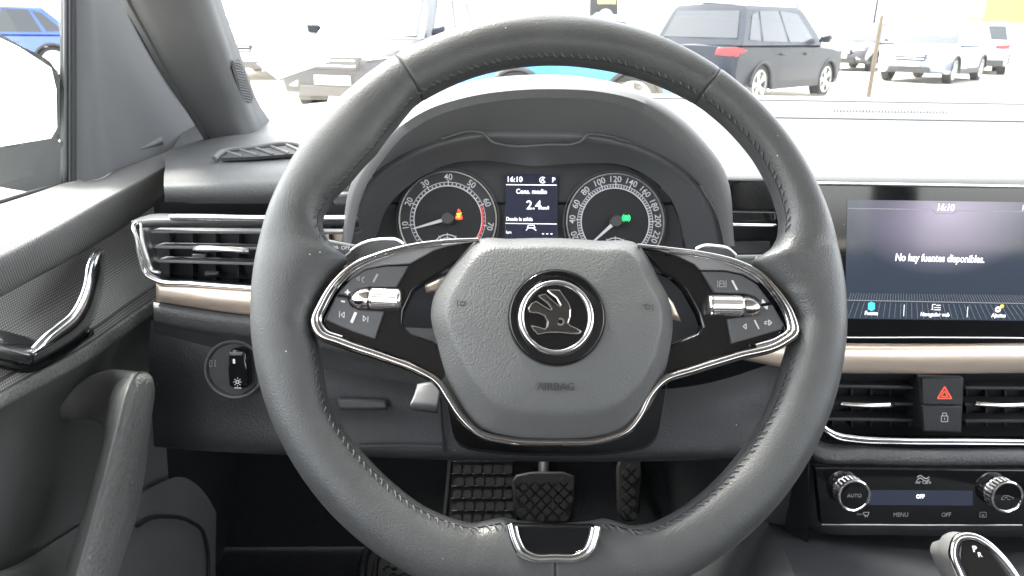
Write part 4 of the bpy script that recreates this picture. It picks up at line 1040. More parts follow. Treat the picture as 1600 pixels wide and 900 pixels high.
# ================================================================== light switch
LF = Frame(U(366, 577, .612), (1, 0, 0), (0, .25, 1))
ls = thing('light_switch', 'round black rotary headlamp switch under the left copper trim', 'light switch', LF.mat(366, 577, -.01))
lp = (LF.loc(416, 577, 0)[0] - LF.loc(316, 577, 0)[0]) / 100
lathe('switch_plate', LF.W(*LF.loc(366, 577, 0), -.012), LF.n, [(0, 47 * lp), (.010, 46.5 * lp), (.012, 44 * lp), (.0122, 42 * lp), (.0105, 40 * lp), (.0105, 4 * lp)], 'plastic', ls, 60)
tube('switch_rim', [LF.W(LF.loc(366, 577, 0)[0] + math.cos(R(a)) * 45 * lp, LF.loc(366, 577, 0)[1] + math.sin(R(a)) * 45 * lp, .0004) for a in range(0, 360, 6)], .0012, 'bezel', ls, 8, closed=True)
kb = fpoly('rotary_grip', LF, [(357, 549), (364, 545), (373, 545), (383, 549), (387, 575), (388, 606), (372, 609), (357, 605), (355, 578)], .012, .014, 'gloss', ls, .003, bseg=3)
fpoly('pointer', LF, [(363.5, 561), (367, 561), (367.5, 568), (364, 568)], .0123, .0002, 'white', kb)
slab('grip_ridge', [LF.at(357, 550, .0125), LF.at(380, 550, .0125), LF.at(378, 556, .0125), LF.at(359, 556, .0125)], LF.n, .003, 'bezel', kb, .0008)
fl = LF.loc(332, 568, .0005)
line_icon('fog_lamp_icon', LF, [(328, 563, 331, 563), (328, 573, 331, 573), (328, 563, 327, 568), (327, 568, 328, 573), (331, 563, 331, 573), (334, 564, 338, 563), (334, 568, 338, 567), (334, 572, 338, 571), (336, 562, 336, 573)], .0005, 'dimprint', ls, .0002)
su, sv = LF.loc(371, 597, .0123)
lampic = annulus('lamp_icon', LF, su, sv, 1.8 * lp, 3 * lp, 0, 360, .0123, .0002, 'white', kb, 16)
line_icon('lamp_icon', LF, [(371, 590, 371, 592), (371, 602, 371, 604), (364.5, 597, 366.5, 597), (375.5, 597, 377.5, 597), (366.5, 592.5, 368, 594), (374, 594, 375.5, 592.5), (366.5, 601.5, 368, 600), (374, 600, 375.5, 601.5)], .0005, 'white', kb, .0123)
line_icon('lamp_mark', LF, [(366, 606, 377, 606.5)], .0006, 'white', kb, .0123)

# ================================================================== footwell, pedals, mats
FZ = 0.42
fw = thing('footwell', 'dark carpeted footwell under the dashboard', 'footwell', (0, .9, FZ))
mk('carpet_floor', [(-.42, -1.2, FZ), (1.3, -1.2, FZ), (1.3, 1.0, FZ), (-.42, 1.0, FZ)], [(0, 1, 2, 3)], 'carpet', fw, smooth=False)
skin('toe_board', [[(-.42, .985, FZ + .002), (.5, .985, FZ + .002), (1.3, .985, FZ + .002)], [(-.42, 1.12, FZ + .12), (.5, 1.12, FZ + .12), (1.3, 1.12, FZ + .12)], [(-.42, 1.20, FZ + .34), (.5, 1.20, FZ + .34), (1.3, 1.20, FZ + .34)], [(-.42, 1.22, FZ + .64), (.5, 1.22, FZ + .64), (1.3, 1.22, FZ + .64)]], 'carpet', fw, 8, 12)
skin('kick_panel', [[(-.41, .72, FZ), (-.41, .95, FZ), (-.41, 1.2, FZ)], [(-.405, .74, FZ + .3), (-.405, .95, FZ + .3), (-.405, 1.2, FZ + .3)], [(-.40, .78, FZ + .62), (-.40, .95, FZ + .62), (-.40, 1.2, FZ + .62)]], 'plastic3', fw, 8, 8)
PF = Frame(U(850, 772, .98), (1, 0, 0), (0, .55, .83))
def tread(fr, cells, w, th, mat, parent, name):
    for c in cells:
        slab(name, [fr.W(x, y, w) for x, y in c], fr.n, th, mat, parent, bevel=.0)
pp_ = (PF.loc(900, 772, 0)[0] - PF.loc(800, 772, 0)[0]) / 100
def pedal(name, label, outline, armtop, x0, x1, y0, y1, tilt):
    t = thing(name, label, 'pedal', PF.mat((x0 + x1) / 2, (y0 + y1) / 2))
    pad = fpoly('pedal_pad', PF, outline, 0, .012, 'rubber', t, .003)
    # diamond studs of the rubber, clipped to the outline
    P = [PF.loc(x, y, 0) for x, y in outline]
    def inside(p):
        r = False; n = len(P)
        for i in range(n):
            (xa, ya), (xb, yb) = P[i], P[(i + 1) % n]
            if (ya > p[1]) != (yb > p[1]) and p[0] < (xb - xa) * (p[1] - ya) / (yb - ya) + xa: r = not r
        return r
    a0, b0 = PF.loc(x0, y1, 0); a1, b1 = PF.loc(x1, y0, 0)
    st_ = 14.5 * pp_
    j = 0; y = b0
    while y < b1 + st_:
        x = a0 + (st_ * .62 if j % 2 else 0)
        while x < a1 + st_:
            h = st_ * .50
            q = [(x - h, y), (x, y - h * .95), (x + h, y), (x, y + h * .95)]
            if all(inside(c) for c in q):
                slab('stud', [PF.W(a, b, .004) for a, b in q], PF.n, .004, 'rubber', pad)
            x += st_ * 1.24
        y += st_ * .62; j += 1
    top = armtop
    tube('pedal_arm', cr([PF.at((x0 + x1) / 2, y0 + 14, -.014), PF.at((x0 + x1) / 2, y0 - 6, -.022), U(armtop[0], armtop[1], 1.12), U(armtop[0], armtop[1] - 80, 1.14)], 20), .009, 'plastic3', t, 10)
    return t
pedal('brake_pedal', 'wide brake pedal with diamond rubber tread in the footwell', [(800, 752), (806, 742), (830, 737), (880, 737), (899, 744), (900, 775), (893, 812), (880, 818), (820, 818), (808, 808), (802, 780)], (850, 700), 800, 900, 737, 818, 0)
pedal('accelerator_pedal', 'narrow accelerator pedal right of the brake pedal', [(964, 730), (968, 718), (985, 712), (1002, 718), (1004, 740), (1000, 800), (992, 815), (975, 815), (965, 800)], (985, 700), 962, 1005, 712, 815, 0)
# footrest mat with square studs
RF = Frame(U(750, 780, 1.0), (1, 0, 0), (0, .62, .78))
mt = thing('footrest_mat', 'black rubber footrest mat with rows of square studs left of the brake pedal', 'mat', RF.mat(750, 830))
fpoly('mat_sheet', RF, [(702, 690), (800, 690), (812, 850), (690, 850)], 0, .006, 'rubber', mt, .002)
tube('mat_lip', [RF.at(705, 692, .001), RF.at(702, 740, .001), RF.at(696, 800, .001), RF.at(692, 850, .001)], .004, 'rubber', mt, 8)
for j in range(-2, 6):
    for i in range(6):
        x = 708 + i * 15.8 + (0 if j % 2 else 4); y = 746 + j * 19.2
        fpoly('stud', RF, [(x + .5, y + 2), (x + 3, y), (x + 10.5, y), (x + 13, y + 2), (x + 12.5, y + 11.5), (x + 10, y + 13.5), (x + 3, y + 13.5), (x + 1, y + 11.5)], .004, .004, 'rubber', mt)
    tubey = 743 + j * 19.2
    tube('mat_rib', [RF.at(705, tubey + 17, .0015), RF.at(800, tubey + 17, .0015)], .0016, 'rubber', mt, 6)
# floor mat
FM = Frame((0, .8, FZ + .012), (1, 0, 0), (0, 1, 0))
fm = thing('floor_mat', 'black rubber floor mat with moulded ridges on the driver footwell floor', 'mat', (0, .7, FZ + .006))
fmo = [(575, 848), (600, 832), (700, 835), (900, 838), (1060, 840), (1075, 870), (1080, 1100), (540, 1100), (560, 900)]
fpoly('mat_sheet', FM, fmo, 0, .008, 'rubber', fm, .003)
tube('mat_lip', cr([FM.at(*p, .003) for p in [(566, 1000), (566, 900), (575, 858), (592, 842), (620, 838), (700, 840), (900, 843), (1050, 846)]], 60), .006, 'rubber', fm, 8)
tube('mat_rib', cr([FM.at(*p, .002) for p in [(585, 1000), (585, 900), (592, 868), (606, 855), (640, 852), (800, 856), (1040, 858)]], 60), .004, 'rubber', fm, 8)
for j in range(4):
    for i in range(12):
        x = 600 + i * 17 + (j % 2) * 8; y = 862 + j * 11
        tube('mat_rib', cr([FM.at(x, y + 6, .001), FM.at(x + 3, y + 1, .001), FM.at(x + 9, y, .001), FM.at(x + 14, y + 5, .001)], 6), .0022, 'rubber', fm, 5)

# ================================================================== centre console and gear selector
cc = thing('centre_console', 'dark centre console beside the footwell carrying the gear selector', 'console', (.4, .4, FZ))
skin('console_side', [[U(1186, 812, .66), U(1200, 818, .62), U(1214, 840, .56), U(1232, 875, .51), U(1250, 920, .46), U(1290, 1000, .40)],
                      [U(1180, 818, .67), U(1194, 826, .62), U(1205, 846, .56), U(1220, 880, .51), U(1234, 920, .46), U(1270, 1000, .40)],
                      [Vector((.245, .75, .60)), Vector((.243, .68, .60)), Vector((.24, .62, .60)), Vector((.24, .54, .60)), Vector((.24, .46, .60)), Vector((.25, .36, .60))],
                      [Vector((.24, .85, FZ)), Vector((.24, .72, FZ)), Vector((.235, .62, FZ)), Vector((.235, .54, FZ)), Vector((.235, .46, FZ)), Vector((.24, .36, FZ))]], 'plastic', cc, 30, 24)
skin('console_top', [[U(1186, 812, .66), U(1200, 818, .62), U(1214, 840, .56), U(1232, 875, .51), U(1250, 920, .46), U(1290, 1000, .40)],
                     [U(1215, 815, .66), U(1230, 824, .62), U(1250, 845, .56), U(1275, 880, .51), U(1300, 925, .46), U(1340, 1010, .40)],
                     [U(1420, 830, .66), U(1430, 838, .62), U(1440, 862, .56), U(1450, 895, .51), U(1470, 940, .46), U(1500, 1020, .40)],
                     [U(1900, 830, .66), U(1900, 838, .62), U(1900, 862, .56), U(1900, 895, .51), U(1900, 940, .46), U(1900, 1020, .40)]], 'plastic3', cc, 30, 20)
skin('tunnel_wall', [[(.30, 1.2, FZ), (.30, .6, FZ), (.28, .3, FZ)], [(.30, 1.2, 1.0), (.30, .62, 1.0), (.29, .60, .75)]], 'carpet', cc, 8, 6)

gP = U(1535, 890, .415); gN = ((CAM - gP).normalized() + Vector((.36, .06, .05))).normalized()
GF = Frame(gP, Vector((0, .5, .86)).cross(gN), Vector((0, .5, .86)))
gs = thing('gear_selector', 'grey and chrome automatic gear selector knob with a gloss black top plate', 'gear selector', U(1530, 960, .42))
def gring(pts, wv): return cr([GF.at(x, y, wv) for x, y in pts], 60, True)
knobo = [(1497, 840), (1520, 838), (1540, 848), (1562, 868), (1582, 893), (1600, 925), (1606, 960), (1580, 985), (1545, 975), (1520, 940), (1500, 900), (1488, 862)]
kin = [(1505, 846), (1520, 844), (1537, 852), (1557, 872), (1575, 896), (1592, 927), (1596, 955), (1576, 972), (1550, 964), (1528, 935), (1510, 900), (1498, 866)]
def gbody(wv, k): 
    r = gring(knobo, 0); c = sum(r, Vector()) / len(r)
    return [c + (p - c) * k - GF.n * wv for p in r]
gk = loft('selector_body', [gbody(.075, .55), gbody(.05, .72), gbody(.032, .92), gbody(.022, 1.0), gbody(.008, 1.03), gbody(.002, 1.02), gring(kin, 0)], 'plastic2', gs, sharp=60)
tube('chrome_frame', gring(knobo, .0005), .0026, 'chrome', gs, 10, closed=True)
tp_ = slab('top_plate', gring(kin, .0012), GF.n, .003, 'gloss', gs, .0012)
text('gear_lettering', 'P', GF.mat(1523, 858, .0016, R(8)), .0055, 'white', tp_, bold=.0002)
text('gear_lettering', 'R', GF.mat(1531, 867, .0016, R(8)), .0045, 'whiteprint', tp_, bold=.0001)

# ================================================================== driver door
dr = thing('driver_door', 'grey front door trim with chrome release handle and padded pull grip', 'car door', (-.37, .45, .45))
def Dr(pts): return [DX(*p) for p in pts]
sill = [(-420, 430, -.40), (-200, 372, -.40), (0, 319, -.40), (60, 300, -.40), (108, 284, -.40), (140, 279, -.40), (190, 262, -.40), (240, 245, -.395), (300, 222, -.385), (330, 214, -.38)]
crown = [(-420, 520, -.375), (-200, 430, -.375), (0, 350, -.377), (60, 325, -.377), (112, 303, -.377), (145, 290, -.377), (195, 268, -.377), (245, 249, -.374), (296, 228, -.368), (330, 216, -.365)]
ridge = [(-420, 600, -.350), (-200, 480, -.350), (0, 391, -.352), (60, 362, -.352), (112, 334, -.352), (150, 313, -.352), (200, 288, -.352), (250, 262, -.352), (303, 230, -.352), (325, 220, -.352)]
ridge2 = [(-420, 620, -.344), (-200, 500, -.344), (0, 405, -.347), (60, 373, -.347), (112, 344, -.347), (150, 321, -.347), (200, 294, -.348), (250, 266, -.349), (300, 236, -.350), (318, 226, -.350)]
lowpad = [(-420, 680, -.350), (-200, 560, -.350), (0, 455, -.352), (50, 428, -.352), (100, 402, -.352), (150, 373, -.352), (195, 345, -.353), (225, 318, -.354), (262, 280, -.356), (300, 250, -.358)]
lowpad2 = [(-420, 690, -.372), (-200, 570, -.372), (0, 463, -.372), (50, 436, -.372), (100, 409, -.372), (150, 380, -.372), (200, 352, -.372), (235, 322, -.372), (275, 285, -.372), (310, 255, -.372)]
skin('belt_pad', [Dr(sill), Dr(crown), Dr(ridge), Dr(ridge2), Dr(lowpad), Dr(lowpad2)], 'doorpad', dr, 70, 50)
insU = [(-420, 690, -.366), (-200, 570, -.366), (0, 460, -.366), (50, 433, -.366), (100, 407, -.366), (150, 378, -.366), (200, 350, -.366), (240, 322, -.366)]
insM = [(-420, 780, -.374), (-200, 640, -.374), (0, 520, -.376), (50, 492, -.378), (100, 466, -.376), (150, 436, -.372), (200, 405, -.372), (245, 380, -.370)]
insL = [(-420, 850, -.352), (-200, 715, -.352), (0, 594, -.352), (50, 566, -.353), (100, 540, -.353), (150, 510, -.354), (200, 474, -.355), (250, 440, -.357)]
skin('fabric_insert', [Dr(insU), Dr(insM), Dr(insL)], 'fabric', dr, 60, 26)
insL2 = [(x, y + 20, X + .002) for x, y, X in insL]
skin('fabric_border', [Dr([(x, y + 2, X) for x, y, X in insL]), Dr(insL2)], 'fabric', dr, 60, 8)
tube('insert_piping', cr(Dr([(x, y + 1, X + .001) for x, y, X in insL]), 60), .0012, 'vinyl', dr, 6)
tr1 = [(x, y + 19, X + .004) for x, y, X in insL]
tr2 = [(x, y + 24, X + .009) for x, y, X in insL]
tr3 = [(x, y + 40, X + .010) for x, y, X in insL]
tr4 = [(x, y + 47, X + .000) for x, y, X in insL]
skin('trim_ledge', [Dr(tr1), Dr(tr2), Dr(tr3), Dr(tr4)], 'doorvinyl', dr, 60, 16)
tr5 = [(x, y + 45, X + .002) for x, y, X in insL]
skin('lower_panel', [Dr(tr5), Dr([(-420, 930, -.362), (-200, 800, -.362), (0, 680, -.364), (60, 640, -.366), (120, 605, -.368), (180, 560, -.368), (250, 505, -.370)]),
                     Dr([(-420, 1000, -.366), (-200, 900, -.368), (0, 790, -.372), (70, 770, -.376), (150, 740, -.378), (215, 715, -.378), (260, 700, -.378)]),
                     Dr([(-420, 1100, -.370), (-200, 990, -.372), (0, 905, -.378), (80, 850, -.380), (150, 812, -.380), (225, 790, -.380), (265, 770, -.380)])], 'doorlow', dr, 50, 30)
skin('pocket_edge', [Dr([(-200, 1010, -.366), (0, 893, -.370), (30, 880, -.372), (90, 843, -.374), (150, 806, -.376), (235, 760, -.378)]),
                     Dr([(-200, 1050, -.345), (0, 900, -.352), (40, 895, -.352), (100, 905, -.352), (150, 906, -.352), (235, 900, -.352)]),
                     Dr([(-200, 1100, -.335), (0, 990, -.340), (40, 990, -.340), (100, 990, -.340), (150, 990, -.340), (235, 990, -.340)])], 'doorlow', dr, 40, 16)
# speaker surround ahead of the pull grip
skin('speaker_panel', [[DX(*p) for p in [(200, 785, -.366), (240, 760, -.366), (280, 745, -.366), (320, 770, -.366), (338, 800, -.366)]],
                       [DX(*p) for p in [(190, 850, -.364), (240, 840, -.364), (280, 835, -.364), (315, 845, -.364), (337, 850, -.366)]],
                       [DX(*p) for p in [(180, 960, -.362), (240, 960, -.362), (280, 960, -.362), (315, 960, -.362), (337, 960, -.366)]]], 'doorlow', dr, 20, 16)
tube('speaker_ring', cr(Dr([(214, 822, -.360), (232, 811, -.360), (262, 807, -.360), (298, 815, -.360), (318, 832, -.360), (325, 860, -.360), (325, 930, -.360)]), 50), .0022, 'seam', dr, 8)
# release handle
hA = [(161, 391, -.352), (152, 393, -.344), (143, 403, -.337), (138, 420, -.333), (134, 445, -.330), (126, 468, -.329), (113, 490, -.328), (92, 508, -.328), (70, 526, -.328), (52, 545, -.330)]
hB_ = [(163, 393, -.352), (163, 402, -.345), (162, 418, -.341), (160, 436, -.338), (154, 460, -.336), (146, 484, -.336), (132, 508, -.336), (106, 530, -.336), (78, 548, -.336), (52, 560, -.336)]
hC_ = [(164, 396, -.356), (164, 412, -.352), (163, 432, -.350), (161, 452, -.349), (156, 474, -.349), (148, 497, -.349), (136, 516, -.349), (110, 538, -.349), (80, 556, -.349), (52, 571, -.349)]
hh = skin('release_handle', [Dr(hA), Dr([(x_ * .6 + x2 * .4, y_ * .6 + y2 * .4, X_ + .0035) for (x_, y_, X_), (x2, y2, X2) in zip(hA, hB_)]), Dr(hB_), Dr(hC_)], 'handlechrome', dr, 50, 14, solid=.004)
tube('handle_edge', cr(Dr([(x - 2, y, X + .0015) for x, y, X in hA]), 50), .0014, 'chrome', hh, 8)
skin('handle_base', [Dr([(-200, 445, -.350), (-60, 500, -.350), (0, 515, -.350), (30, 523, -.349), (46, 527, -.349), (60, 533, -.348)]),
                     Dr([(-200, 460, -.344), (-60, 520, -.344), (0, 538, -.344), (30, 548, -.344), (45, 552, -.343), (56, 548, -.342)]),
                     Dr([(-200, 480, -.347), (-60, 540, -.347), (0, 560, -.347), (30, 566, -.347), (48, 570, -.347), (60, 560, -.347)])], 'chrome', hh, 30, 12, solid=.003)
skin('handle_cup', [Dr([(-200, 480, -.350), (0, 558, -.350), (40, 568, -.350), (80, 553, -.350), (140, 512, -.351)]),
                           Dr([(-200, 505, -.351), (0, 576, -.351), (40, 582, -.351), (85, 562, -.351), (142, 522, -.352)])], 'gloss', hh, 24, 4, solid=.003)  # gloss black strip below the release handle
# pull grip: padded bar standing off the door plus its upper bracket
ed = cr(Dr([(224, 581, -.300), (208, 590, -.290), (199, 610, -.287), (188, 650, -.287), (178, 690, -.287), (165, 740, -.287), (151, 790, -.287), (133, 855, -.287), (108, 940, -.287)]), 60)
rt = cr(Dr([(229, 581, -.300), (238, 590, -.294), (241, 604, -.292), (237, 650, -.290), (232, 690, -.290), (226, 740, -.290), (216, 795, -.290), (198, 855, -.290), (172, 935, -.290)]), 60)
def mid(f, lift): return [a.lerp(b_, f) + Vector((lift, -lift * .5, lift * .3)) * min(1, i_ / 6) for i_, (a, b_) in enumerate(zip(ed, rt))]
pg = skin('pull_grip', [ed, mid(.12, .003), mid(.35, .0055), mid(.6, .006), mid(.82, .0035), rt, [p + Vector((-.022, .006, -.004)) for p in rt]], 'doorvinyl', dr, 70, 40)
tube('grip_piping', ed, .0011, 'bezel', pg, 6)
skin('grip_body', [ed, cr(Dr([(212, 583, -.305), (196, 592, -.300), (182, 615, -.300), (172, 655, -.300), (165, 695, -.300), (152, 742, -.300), (140, 790, -.300), (122, 850, -.300), (95, 940, -.300)]), 60),
                   cr(Dr([(200, 583, -.320), (186, 592, -.318), (172, 620, -.318), (166, 655, -.318), (160, 695, -.318), (148, 742, -.318), (134, 790, -.318), (116, 845, -.318), (88, 940, -.318)]), 60)], 'doorlow', dr, 50, 10)
skin('grip_bracket', [Dr([(218, 581, -.298), (190, 578, -.315), (165, 579, -.335), (140, 588, -.350), (118, 604, -.362), (92, 640, -.372)]),
                      Dr([(205, 592, -.292), (185, 592, -.312), (165, 597, -.332), (142, 610, -.348), (122, 628, -.360), (93, 652, -.374)]),
                      Dr([(195, 625, -.296), (180, 630, -.318), (165, 638, -.336), (145, 647, -.350), (125, 653, -.362), (93, 656, -.376)]),
                      Dr([(172, 690, -.310), (165, 672, -.325), (155, 660, -.340), (140, 656, -.354), (120, 655, -.366), (94, 658, -.377)])], 'doorlow', dr, 30, 20, solid=.004)
# window channel, seal and sail panel
skin('window_channel', [[DX(98, y, -.412) for y in (-120, 0, 100, 200, 290)], [DX(104, y, -.408) for y in (-120, 0, 100, 200, 288)], [DX(108, y, -.402) for y in (-120, 0, 100, 200, 286)]], 'plastic', dr, 16, 8, solid=.004)
tube('window_seal', [DX(110.5, y, -.400) for y in (-150, 0, 100, 200, 286)], .0018, 'seam', dr, 8)
tube('window_seal', [DX(115.5, y, -.398) for y in (-150, 0, 100, 200, 284)], .0024, 'plastic3', dr, 8)
tube('sill_seal', cr(Dr([(-420, 427, -.405), (-200, 369, -.405), (0, 316, -.405), (60, 298, -.405), (104, 287, -.404)]), 30), .0022, 'plastic3', dr, 8)
slab('sill_cap', cr(Dr([(112, 287, -.395), (118, 281, -.397), (130, 278, -.397), (140, 280, -.395), (132, 285, -.392), (120, 288, -.392)]), 16, True), (1, 0, .4), .004, 'plastic2', dr, .001)
skin('sail_panel', [[DX(118, -150, -.398), DX(118, 0, -.398), DX(118, 100, -.398), DX(118, 200, -.398), DX(119, 284, -.398)],
                    [DX(130, -150, -.393), DX(134, 0, -.393), DX(136, 100, -.392), DX(137, 200, -.391), DX(140, 282, -.391)],
                    [DX(142, -150, -.397), DX(150, 0, -.397), DX(158, 100, -.396), DX(165, 200, -.395), DX(180, 266, -.394)],
                    [DX(160, -150, -.408), DX(185, 0, -.407), DX(215, 100, -.404), DX(235, 190, -.400), DX(240, 246, -.396)],
                    [DX(180, -150, -.425), DX(202, 0, -.424), DX(252, 85, -.420), DX(300, 160, -.412), DX(345, 222, -.398)]], 'pillar', dr, 30, 40)
skin('pillar_backing', [[DX(119, -150, -.428), DX(119, 60, -.428), DX(119, 286, -.428)], [U(235, -150, .98), U(262, 60, 1.04), U(285, 245, 1.12)], [U(312, -150, 1.0), U(345, 60, 1.08), U(412, 212, 1.2)]], 'pillar', dr, 12, 12)
tube('frame_edge', cr([DX(180, -60, -.413), DX(190, 0, -.412), DX(215, 42, -.410), DX(245, 92, -.408), DX(275, 140, -.406), DX(310, 195, -.405)], 30), [.0035 - .0033 * max(0, (i - 12) / 17) for i in range(30)], 'pillar', dr, 8)
skin('highlight_ridge', [[DX(212, 228, -.400), DX(235, 221, -.399), DX(252, 213, -.398)], [DX(214, 234, -.3965), DX(236, 227, -.3955), DX(254, 219, -.3945)], [DX(214, 240, -.4005), DX(236, 234, -.3995), DX(256, 227, -.3985)]], 'pillar', dr, 10, 8)  # ridge shaped to stand for a highlight line on the sail panel
mk('window_glass', [DX(-700, 560, -.418), DX(99, 300, -.418), DX(99, -40, -.400), DX(60, -400, -.34), DX(-700, -900, -.34)], [(0, 1, 2, 3, 4)], 'sideglass', dr)
skin('door_shell', [[(-.47, -1.0, 1.02), (-.47, .8, 1.03)], [(-.56, -1.0, .85), (-.56, .8, .85)], [(-.54, -1.0, .42), (-.54, .8, .42)]], M('white_car_paint', (.78, .79, .78), .3, coat=.8), dr, 6, 8)
skin('inner_skin', [[(-.43, -1.0, .99), (-.43, .85, .99)], [(-.43, -1.0, .42), (-.43, .85, .42)]], 'plastic3', dr, 4, 4)

# ------------------------------------------------------------------ door mirror (outside)
wp = M('mirror_shell_white', (.80, .81, .80), .35, coat=.6)
mm = M('mirror_glass', (.82, .88, .86), .05, metal=1.0, rvar=.02)
MF = Frame(U(30, 180, .74), Vector((1, .22, 0)), Vector((0, .12, 1)))
dm = thing('door_mirror', 'white door mirror seen through the driver side window', 'mirror', U(30, 290, .74))
fpoly('mirror_glass', MF, [(-160, 40), (-60, 31), (29, 73), (80, 106), (88, 140), (89, 200), (80, 216), (0, 229), (-160, 252)], .0065, .003, mm, dm)
shell = [(-170, 35), (-60, 28), (30, 70), (84, 103), (98, 140), (99, 205), (92, 222), (0, 235), (-170, 258)]
loft('mirror_shell', [cr([MF.at(x, y, .006) for x, y in shell], 40, True), cr([MF.at(x, y, -.03) for x, y in shell], 40, True), cr([MF.at(x * .9 - 5, y * .9 + 16, -.09) for x, y in shell], 40, True)], wp, dm, cap=(False, True), sharp=60)
foot = [(-170, 250), (-60, 240), (10, 232), (96, 223), (108, 260), (104, 292), (60, 300), (-20, 290), (-170, 300)]
loft('mirror_foot', [cr([MF.at(x, y, .010) for x, y in foot], 40, True), cr([MF.at(x, y, -.05) for x, y in foot], 40, True)], 'plastic', dm, sharp=50)

# ================================================================== A pillar, windscreen, roof
ap = thing('windscreen_pillar', 'grey windscreen pillar trim with a ribbed grille at its edge', 'pillar', U(380, 200, 1.0))
skin('pillar_trim', [[U(180, -120, .66), U(198, 0, .76), U(230, 60, .80), U(262, 120, .85), U(300, 180, .90), U(330, 226, .93)],
                     [U(205, -120, .66), U(225, 0, .75), U(255, 60, .79), U(290, 120, .84), U(322, 180, .89), U(345, 224, .92)],
                     [U(270, -120, .67), U(290, 0, .76), U(312, 60, .80), U(338, 120, .85), U(362, 180, .90), U(378, 216, .92)],
                     [U(300, -120, .69), U(318, 0, .78), U(338, 60, .82), U(360, 120, .87), U(382, 180, .92), U(394, 212, .94)],
                     [U(318, -120, .74), U(336, 0, .83), U(356, 60, .87), U(376, 120, .92), U(398, 175, .97), U(412, 205, .99)],
                     [U(327, -120, .79), U(346, 0, .88), U(367, 60, .92), U(388, 120, .97), U(408, 168, 1.02), U(424, 192, 1.04)]], 'pillar', ap, 30, 50)
skin('pillar_flange', [[U(172, -120, .665), U(188, 0, .765), U(222, 60, .805), U(255, 120, .855), U(295, 180, .905), U(325, 228, .935)],
                       [U(180, -120, .655), U(198, 0, .755), U(231, 60, .795), U(263, 120, .845), U(301, 180, .895), U(330, 228, .925)]], 'pillar', ap, 20, 6, solid=.004)
gro = [(366, 94), (373, 92), (380, 104), (387, 125), (393, 145), (396, 155), (388, 162), (382, 163), (376, 150), (369, 128), (363, 105)]
gd = {92: .885, 163: .955}
def gY(x, y): return .885 + (y - 92) / 71 * .062 + (x - 372 - (y - 92) * .28) * .0022
grl = mk('grille', [U(x, y, gY(x, y) - .004) for x, y in gro], [tuple(range(len(gro)))], 'plastic', ap)
for i in range(15):
    y = 97 + i * 4.3
    x0 = 363.5 + (y - 97) * .245; x1 = 376 + (y - 97) * .30
    tube('grille_rib', cr([U(x0, y - 1, gY(x0, y) - .005), U((x0 + x1) / 2, y + .3, gY((x0 + x1) / 2, y) - .006), U(x1, y + 2.4, gY(x1, y) - .004)], 8), .0011, 'pillar', grl, 6)
wsg = mk('windscreen', [Vector((-.62, 1.28, 1.08)), Vector((.30, 1.36, 1.08)), Vector((1.25, 1.28, 1.08)), Vector((1.05, .52, 1.52)), Vector((.30, .56, 1.54)), Vector((-.45, .52, 1.52))], [(0, 1, 4, 5), (1, 2, 3, 4)], 'windscreen', None, sharp=80)
tag(wsg, 'clear windscreen glass above the dashboard', 'windscreen')
rf = thing('unseen_roof', 'unseen fabric headliner of the car roof, added to block overhead sky light', 'roof', (.3, -.5, 1.53))  # unseen roof, added to keep overhead sky light off the interior
skin('headliner', [[(-.46, .53, 1.515), (.30, .57, 1.535), (1.06, .53, 1.515)], [(-.46, -.6, 1.55), (.30, -.6, 1.57), (1.06, -.6, 1.55)], [(-.44, -1.9, 1.50), (.30, -1.9, 1.52), (1.04, -1.9, 1.50)]], 'headliner', rf, 10, 10, solid=-.03)
# unseen cabin behind and beside the camera, added to block light from the rear
st3 = thing('unseen_seat', 'unseen dark fabric driver seat, added to block light from behind', 'seat', (.05, -.42, FZ))
seatm = M('seat_fabric', (.06, .06, .063), .9, bump=('noise', 700, .5, .001), var=.1)
loft('backrest', [cr([Vector((.05 + x * s, -.34 - (z - .75) * .25 + y * s, z)) for x, y in ((-.24, .07), (-.15, .0), (0, -.02), (.15, .0), (.24, .07), (.20, -.10), (0, -.14), (-.20, -.10))], 32, True) for z, s in ((.60, .9), (.75, 1.0), (1.0, 1.0), (1.15, .92), (1.24, .7))], seatm, st3)
loft('headrest', [cr([Vector((.05 + x * s, -.50 + y * s, z)) for x, y in ((-.13, .04), (0, .06), (.13, .04), (.13, -.04), (0, -.06), (-.13, -.04))], 24, True) for z, s in ((1.27, .8), (1.32, 1.0), (1.42, 1.0), (1.47, .8))], seatm, st3)
loft('cushion', [cr([Vector((.05 + x * s, -.15 + y * s, z)) for x, y in ((-.25, .25), (0, .28), (.25, .25), (.25, -.25), (0, -.27), (-.25, -.25))], 24, True) for z, s in ((.50, .95), (.60, 1.0), (.68, .92))], seatm, st3)
cbn = thing('unseen_cabin', 'unseen dark rear seats, far door and rear of the cabin, added to block light', 'car interior', (.3, -1.2, FZ))
skin('rear_seat', [[(-.43, -1.25, FZ), (.3, -1.25, FZ), (1.03, -1.25, FZ)], [(-.43, -1.25, .75), (.3, -1.25, .75), (1.03, -1.25, .75)], [(-.43, -1.75, .8), (.3, -1.75, .8), (1.03, -1.75, .8)], [(-.43, -1.95, 1.25), (.3, -1.95, 1.25), (1.03, -1.95, 1.25)]], seatm, cbn, 8, 16)
skin('far_door', [[(1.05, -1.95, FZ), (1.05, -.3, FZ), (1.05, 1.1, FZ)], [(1.05, -1.95, .98), (1.05, -.3, 1.0), (1.05, 1.1, 1.04)]], 'plastic', cbn, 8, 8, solid=.03)
skin('door_pillar', [[(-.44, -.72, FZ), (-.44, -.72, 1.0), (-.45, -.70, 1.54)], [(-.42, -.50, FZ), (-.42, -.52, 1.0), (-.45, -.56, 1.54)]], 'pillar', cbn, 8, 4, solid=.02)
